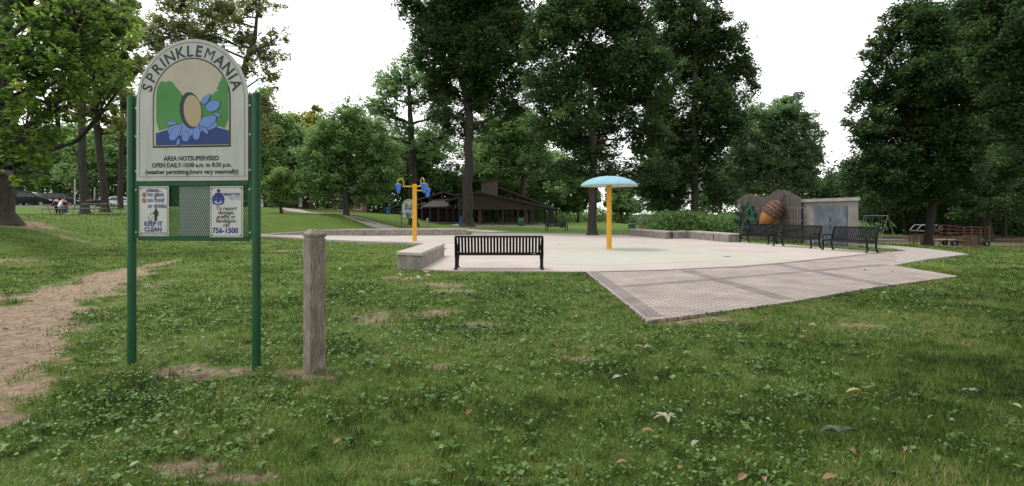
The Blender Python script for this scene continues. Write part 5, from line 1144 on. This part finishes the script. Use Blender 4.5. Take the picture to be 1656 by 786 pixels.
# ------------------------------------------------------------------ grass (uncountable)
m_grass = leafmat("grass_blades", [(0, (.022, .036, .010)), (.3, (.060, .104, .019)), (.6, (.125, .200, .036)), (.86, (.22, .285, .066)), (1, (.36, .32, .16))], .32, .6)
m_weed = leafmat("weed_leaves", [(0, (.034, .078, .018)), (.5, (.085, .165, .038)), (1, (.18, .27, .085))], .15, .45)
def scatter(y0, y1, dens):
    ya, yb = y0 + 2.5, y1 + 2.5; n_ = int(dens * (yb ** 2 - ya ** 2) / 2 * 2.04); Y = np.sqrt(rng.random(n_) * (yb ** 2 - ya ** 2) + ya ** 2); X = (rng.random(n_) - .5) * 2.04 * Y; Y = Y - 2.5
    return X, Y
def keep(X, Y, mul=1.0):
    k = np.ones(len(X), bool)
    for P_ in (PAD, BRICK, PATHR, ROADB): k &= ~inpoly(X, Y, P_)
    b = bare(X, Y); pn = .25 + 1.0 * (fbm(X * 1.3 + 11, Y * 1.3, 3) - .3) + 1.1 * (vnoise(X * 11, Y * 11) - .35)
    return k & (rng.random(len(X)) < np.clip(pn * (1 - b) ** 1.5 * mul + .05 * (fbm(X * 3 + 4, Y * 3, 2) > .55), 0, 1))
GV, GR = [], []
for y0, y1, dens, h, w_ in ((2.9, 4.6, 6200, .065, .0066), (4.6, 7, 4400, .065, .0085), (7, 11, 2200, .062, .012), (11, 17, 950, .060, .018), (17, 27, 300, .06, .030), (27, 45, 80, .065, .055)):
    X, Y = scatter(y0, y1, dens); k = keep(X, Y); X, Y = X[k], Y[k]; n_ = len(X)
    Z = tz(X, Y) - .012; a = rng.random(n_) * 2 * np.pi; hh = h * (.45 + .9 * rng.random(n_)) * (.75 + .5 * fbm(X * 2, Y * 2, 2)); lean = .25 + 1.0 * rng.random(n_) ** 1.2; b = rng.random(n_) * 2 * np.pi
    dx, dy = np.cos(a) * w_ * .5, np.sin(a) * w_ * .5; s1, c1 = np.sin(lean) * hh, np.cos(lean) * hh
    p0 = np.stack([X - dx, Y - dy, Z], 1); p1 = np.stack([X + dx, Y + dy, Z], 1)
    p2 = np.stack([X + np.cos(b) * s1, Y + np.sin(b) * s1, Z + c1], 1)
    GV.append(np.stack([p0, p1, p2], 1).reshape(-1, 3)); rr = np.clip(.5 + 1.1 * (fbm(X * .9, Y * .9, 3) - .5) + .8 * (fbm(X * 6, Y * 6, 2) - .5) + rng.normal(0, .2, n_), 0, 1); GR.append(np.repeat(rr, 3))
V = np.concatenate(GV); tag(npmesh("grass", V, np.arange(len(V)).reshape(-1, 3), 3, m_grass, None, np.concatenate(GR)), kind="stuff")
WV, WR = [], []
for y0, y1, dens, sz in ((2.9, 5, 1100, .026), (5, 8, 560, .032), (8, 13, 170, .042), (13, 20, 40, .055)):
    X, Y = scatter(y0, y1, dens); k = keep(X, Y, .9) & (fbm(X * .8 + 31, Y * .8 + 5, 3) + rng.normal(0, .07, len(X)) > .46 + .125 * sst(-.5, 2.5, X - .2 * Y)); X, Y = X[k], Y[k]; n_ = len(X)
    Z = tz(X, Y) + .012 + .03 * rng.random(n_); big = np.where(rng.random(n_) < .10, 1.9, 1.0)
    V_, _ = leaf_quads(np.stack([X, Y, Z], 1), sz * big * (.6 + .8 * rng.random(n_)), rng, 1.0, .8); WV.append(V_)
    WR.append(np.repeat(np.clip(rng.normal(.5, .2, n_), 0, 1), 4))
V = np.concatenate(WV); tag(npmesh("clover_weeds", V, np.arange(len(V)).reshape(-1, 4), 4, m_weed, None, np.concatenate(WR)), kind="stuff")

# broad-leaved rosettes (dandelion, plantain) among the blades
X, Y = scatter(2.9, 13, 16); k = keep(X, Y, 1.2) & (rng.random(len(X)) < np.where(X - .2 * Y < -.6, .85, .18)); X, Y = X[k], Y[k]
RV, RR = [], []
for x, y in zip(X, Y):
    m_ = rng.integers(5, 10); z = tzf(x, y) + .005; c_ = np.clip(rng.normal(.55, .2), 0, 1); a0 = rng.random() * 6.28
    for k in range(m_):
        a = a0 + 6.283 * k / m_ + rng.normal(0, .25); L_ = rng.uniform(.03, .07); w_ = L_ * rng.uniform(.2, .34); up = rng.uniform(.25, .8); ca, sa = math.cos(a), math.sin(a)
        q0 = np.array([x, y, z]); q1 = q0 + np.array([ca * L_ * .55, sa * L_ * .55, L_ * up * .75]); q2 = q0 + np.array([ca * L_, sa * L_, L_ * up * .7]); sd_ = np.array([-sa, ca, .15]) * w_
        RV += [q0, q1 + sd_, q2, q1 - sd_]; RR += [np.clip(c_ + rng.normal(0, .1), 0, 1)] * 4
tag(npmesh("broadleaf_weeds", np.array(RV), np.arange(len(RV)).reshape(-1, 4), 4, m_weed, None, np.array(RR)), kind="stuff")
X, Y = scatter(2.9, 14, 120); k = ~(inpoly(X, Y, BRICK) | inpoly(X, Y, PAD)) & (rng.random(len(X)) < .16 + .84 * bare(X, Y)); X, Y = X[k], Y[k]
V, Q = leaf_quads(np.stack([X, Y, tz(X, Y) + .012 * rng.random(len(X)) - .012], 1), .014 + .03 * rng.random(len(X)) ** 2, rng, 1.4, .35)
m_deb = leafmat("ground_litter", [(0, (.025, .016, .010)), (.6, (.075, .05, .03)), (.85, (.17, .12, .08)), (1, (.3, .25, .18))], 0)
tag(npmesh("ground_litter", V, Q, 4, m_deb, None, np.repeat(rng.random(len(X)), 4)), kind="stuff")
# ------------------------------------------------------------------ fallen leaves
m_dry = mat("dry_leaf_tan", (.20, .115, .062), (.30, .19, .11), .7, scale=20); m_dpale = mat("dry_leaf_pale", (.24, .25, .17), (.34, .34, .25), .7, scale=20); m_dbr = mat("dry_leaf_brown", (.13, .06, .03), (.2, .10, .05), .75, scale=20); m_dyel = mat("dry_leaf_yellow", (.40, .32, .12), (.48, .40, .18), .7, scale=20); m_dgr = mat("dry_leaf_green", (.05, .09, .04), (.08, .12, .06), .7, scale=20)
def leafgeo(mb, L=1.0, w_=.34, ang=0.0, curl=.16, o=(0, 0, 0), seed=0):
    r = random.Random(seed); ca, sa = math.cos(ang), math.sin(ang); vs = []
    pr_ = [(0, .02), (.12, .5), (.3, .95), (.5, 1.0), (.7, .75), (.87, .38), (1, .02)]
    for u, ww in pr_:
        for s_ in (-1, 0, 1):
            x, y = s_ * ww * w_ * L * .5, u * L; z = abs(s_) * curl * ww * L * .5 + math.sin(u * 3.1) * .10 * L + r.uniform(-.02, .02) * L
            vs.append((o[0] + x * ca - y * sa, o[1] + x * sa + y * ca, o[2] + z))
    fs = []
    for i in range(len(pr_) - 1):
        for q in (0, 1): fs.append((3 * i + q, 3 * i + q + 1, 3 * i + q + 4, 3 * i + q + 3))
    mb.add(vs, fs)
def one_leaf(m, seed): mb = MB(); leafgeo(mb, 1, .42, 0, .25, (0, -.5, 0), seed); mb.tube([(0, -.5, 0), (0, -.7, .04)], .018, 4); return mb.build("fallen_leaf", m, None, True, recalc=False)
GRP = {'t': (m_dry, "dry tan leaf lying in the lawn", "tan fallen leaves"), 'p': (m_dpale, "pale cream leaf lying in the lawn", "pale fallen leaves"), 'b': (m_dbr, "dark brown leaf lying in the lawn", "brown fallen leaves")}
LST = "t 1048 698 .11,t 1200 772 0.1,t 1342 773 .10,p 1124 718 .10,p 997 610 .10,p 1012 606 .07,p 1196 641 .08,p 1222 604 .05,p 1314 526 .11,t 1297 545 .12,t 1302 537 .12,b 1290 532 .1,b 1282 540 .1,t 1290 523 .1,t 1310 521 .09,b 1246 524 .14,b 1240 518 .1,t 1184 534 .09,t 1110 571 .1,b 1043 560 .08,t 1045 549 .07,p 946 577 .09,t 1007 738 .09,t 1005 748 .08,t 1098 756 .06,t 1466 498 .12,t 1598 504 .13,p 1430 474 .13,t 1480 474 .09,t 1494 489 .08,t 1628 532 .09,t 1559 557 .09,b 1526 572 .1,t 1506 675 .07,p 1645 657 .09,t 1462 726 .08,b 1378 731 .09,t 1237 776 .08,b 760 668 .13,t 544 714 .08,p 220 752 .10,p 676 449 .2,p 692 446 .2,p 586 474 .2,p 533 472 .18,t 768 459 .18,b 790 461 .18,t 884 456 .17,b 927 470 .15,b 955 508 .12,p 1400 437 .16,t 1443 440 .14,b 1330 503 .12,p 1540 680 .08,t 1455 645 .07,t 1230 566 .06,p 156 588 .09,p 284 700 .06,b 442 486 .12,t 1170 545 .09,p 1085 650 .05,t 900 560 .08,b 980 540 .1,t 1580 455 .15,t 1640 470 .14,b 1500 455 .14,t 1380 560 .07,b 850 610 .08,t 1420 505 .1"
src = {}
for k, ent in enumerate(LST.split(",")):
    g, px, py, L = ent.split(); px, py, L = float(px), float(py), float(L); m, lab, grp = GRP[g]
    if g not in src: o = src[g] = one_leaf(m, k)
    else: o = src[g].copy(); COL.objects.link(o)
    X, Y, _ = gp(px, py, .035); o.location = (X, Y, tzf(X, Y) + .036); o.rotation_euler = (random.uniform(-.35, .35), random.uniform(-.5, .5), random.uniform(0, 6.28)); L *= .88; o.scale = (L, L, L)
    tag(o, lab, "leaf", grp)
def special(label, px, py, m, parts, L, lift=.04):
    mb = MB()
    for ang, l_ in parts: leafgeo(mb, l_ * L, .36, ang, .3, (0, 0, 0), int(l_ * 99))
    mb.tube([(0, 0, .01), (0, -.6 * L, .02)], .01 * L, 4)
    X, Y, _ = gp(px, py, lift); o = mb.build("fallen_leaf", m, None, True, recalc=False); o.location = (X, Y, tzf(X, Y) + lift); tag(o, label, "leaf"); return o
special("pale five fingered leaf spray lying on the lawn, biggest fallen leaf", 1078, 676, m_dpale, [(1.75, 1), (.9, 1.1), (.2, .9), (-1.2, 1.05), (3.0, .95), (-1.9, .8)], .108)
special("bright yellow leaf lying alone on the shaded lawn", 1398, 636, m_dyel, [(1.4, 1)], .15)
special("dark green leaf spray wilting on the lawn", 1357, 700, m_dgr, [(1.5, 1), (.7, .9), (-.7, .9), (-1.5, 1.05), (0, .8)], .14, .05)
special("pale three lobed leaf spray near the corner of the brick paving", 1042, 563, m_dpale, [(1.3, 1), (-.9, .9), (-1.8, .8)], .13)
special("grey green leaf spray flattened in the middle of the lawn", 1165, 609, m_dgr, [(1.5, 1), (.4, .8), (-1.3, 1)], .12)
special("pale leaf spray lying out on the lawn past the yellow leaf", 1570, 632, m_dpale, [(1.5, .9), (-.4, .7), (-1.5, 1), (-2.2, .6)], .09)
special("orange yellow leaf at the foot of the short seat wall", 650, 446, m_dyel, [(1.2, 1)], .22)
special("pale torn leaf at the corner of the short seat wall", 690, 441, m_dpale, [(1.2, 1), (-1.0, .8), (.1, .7)], .22)
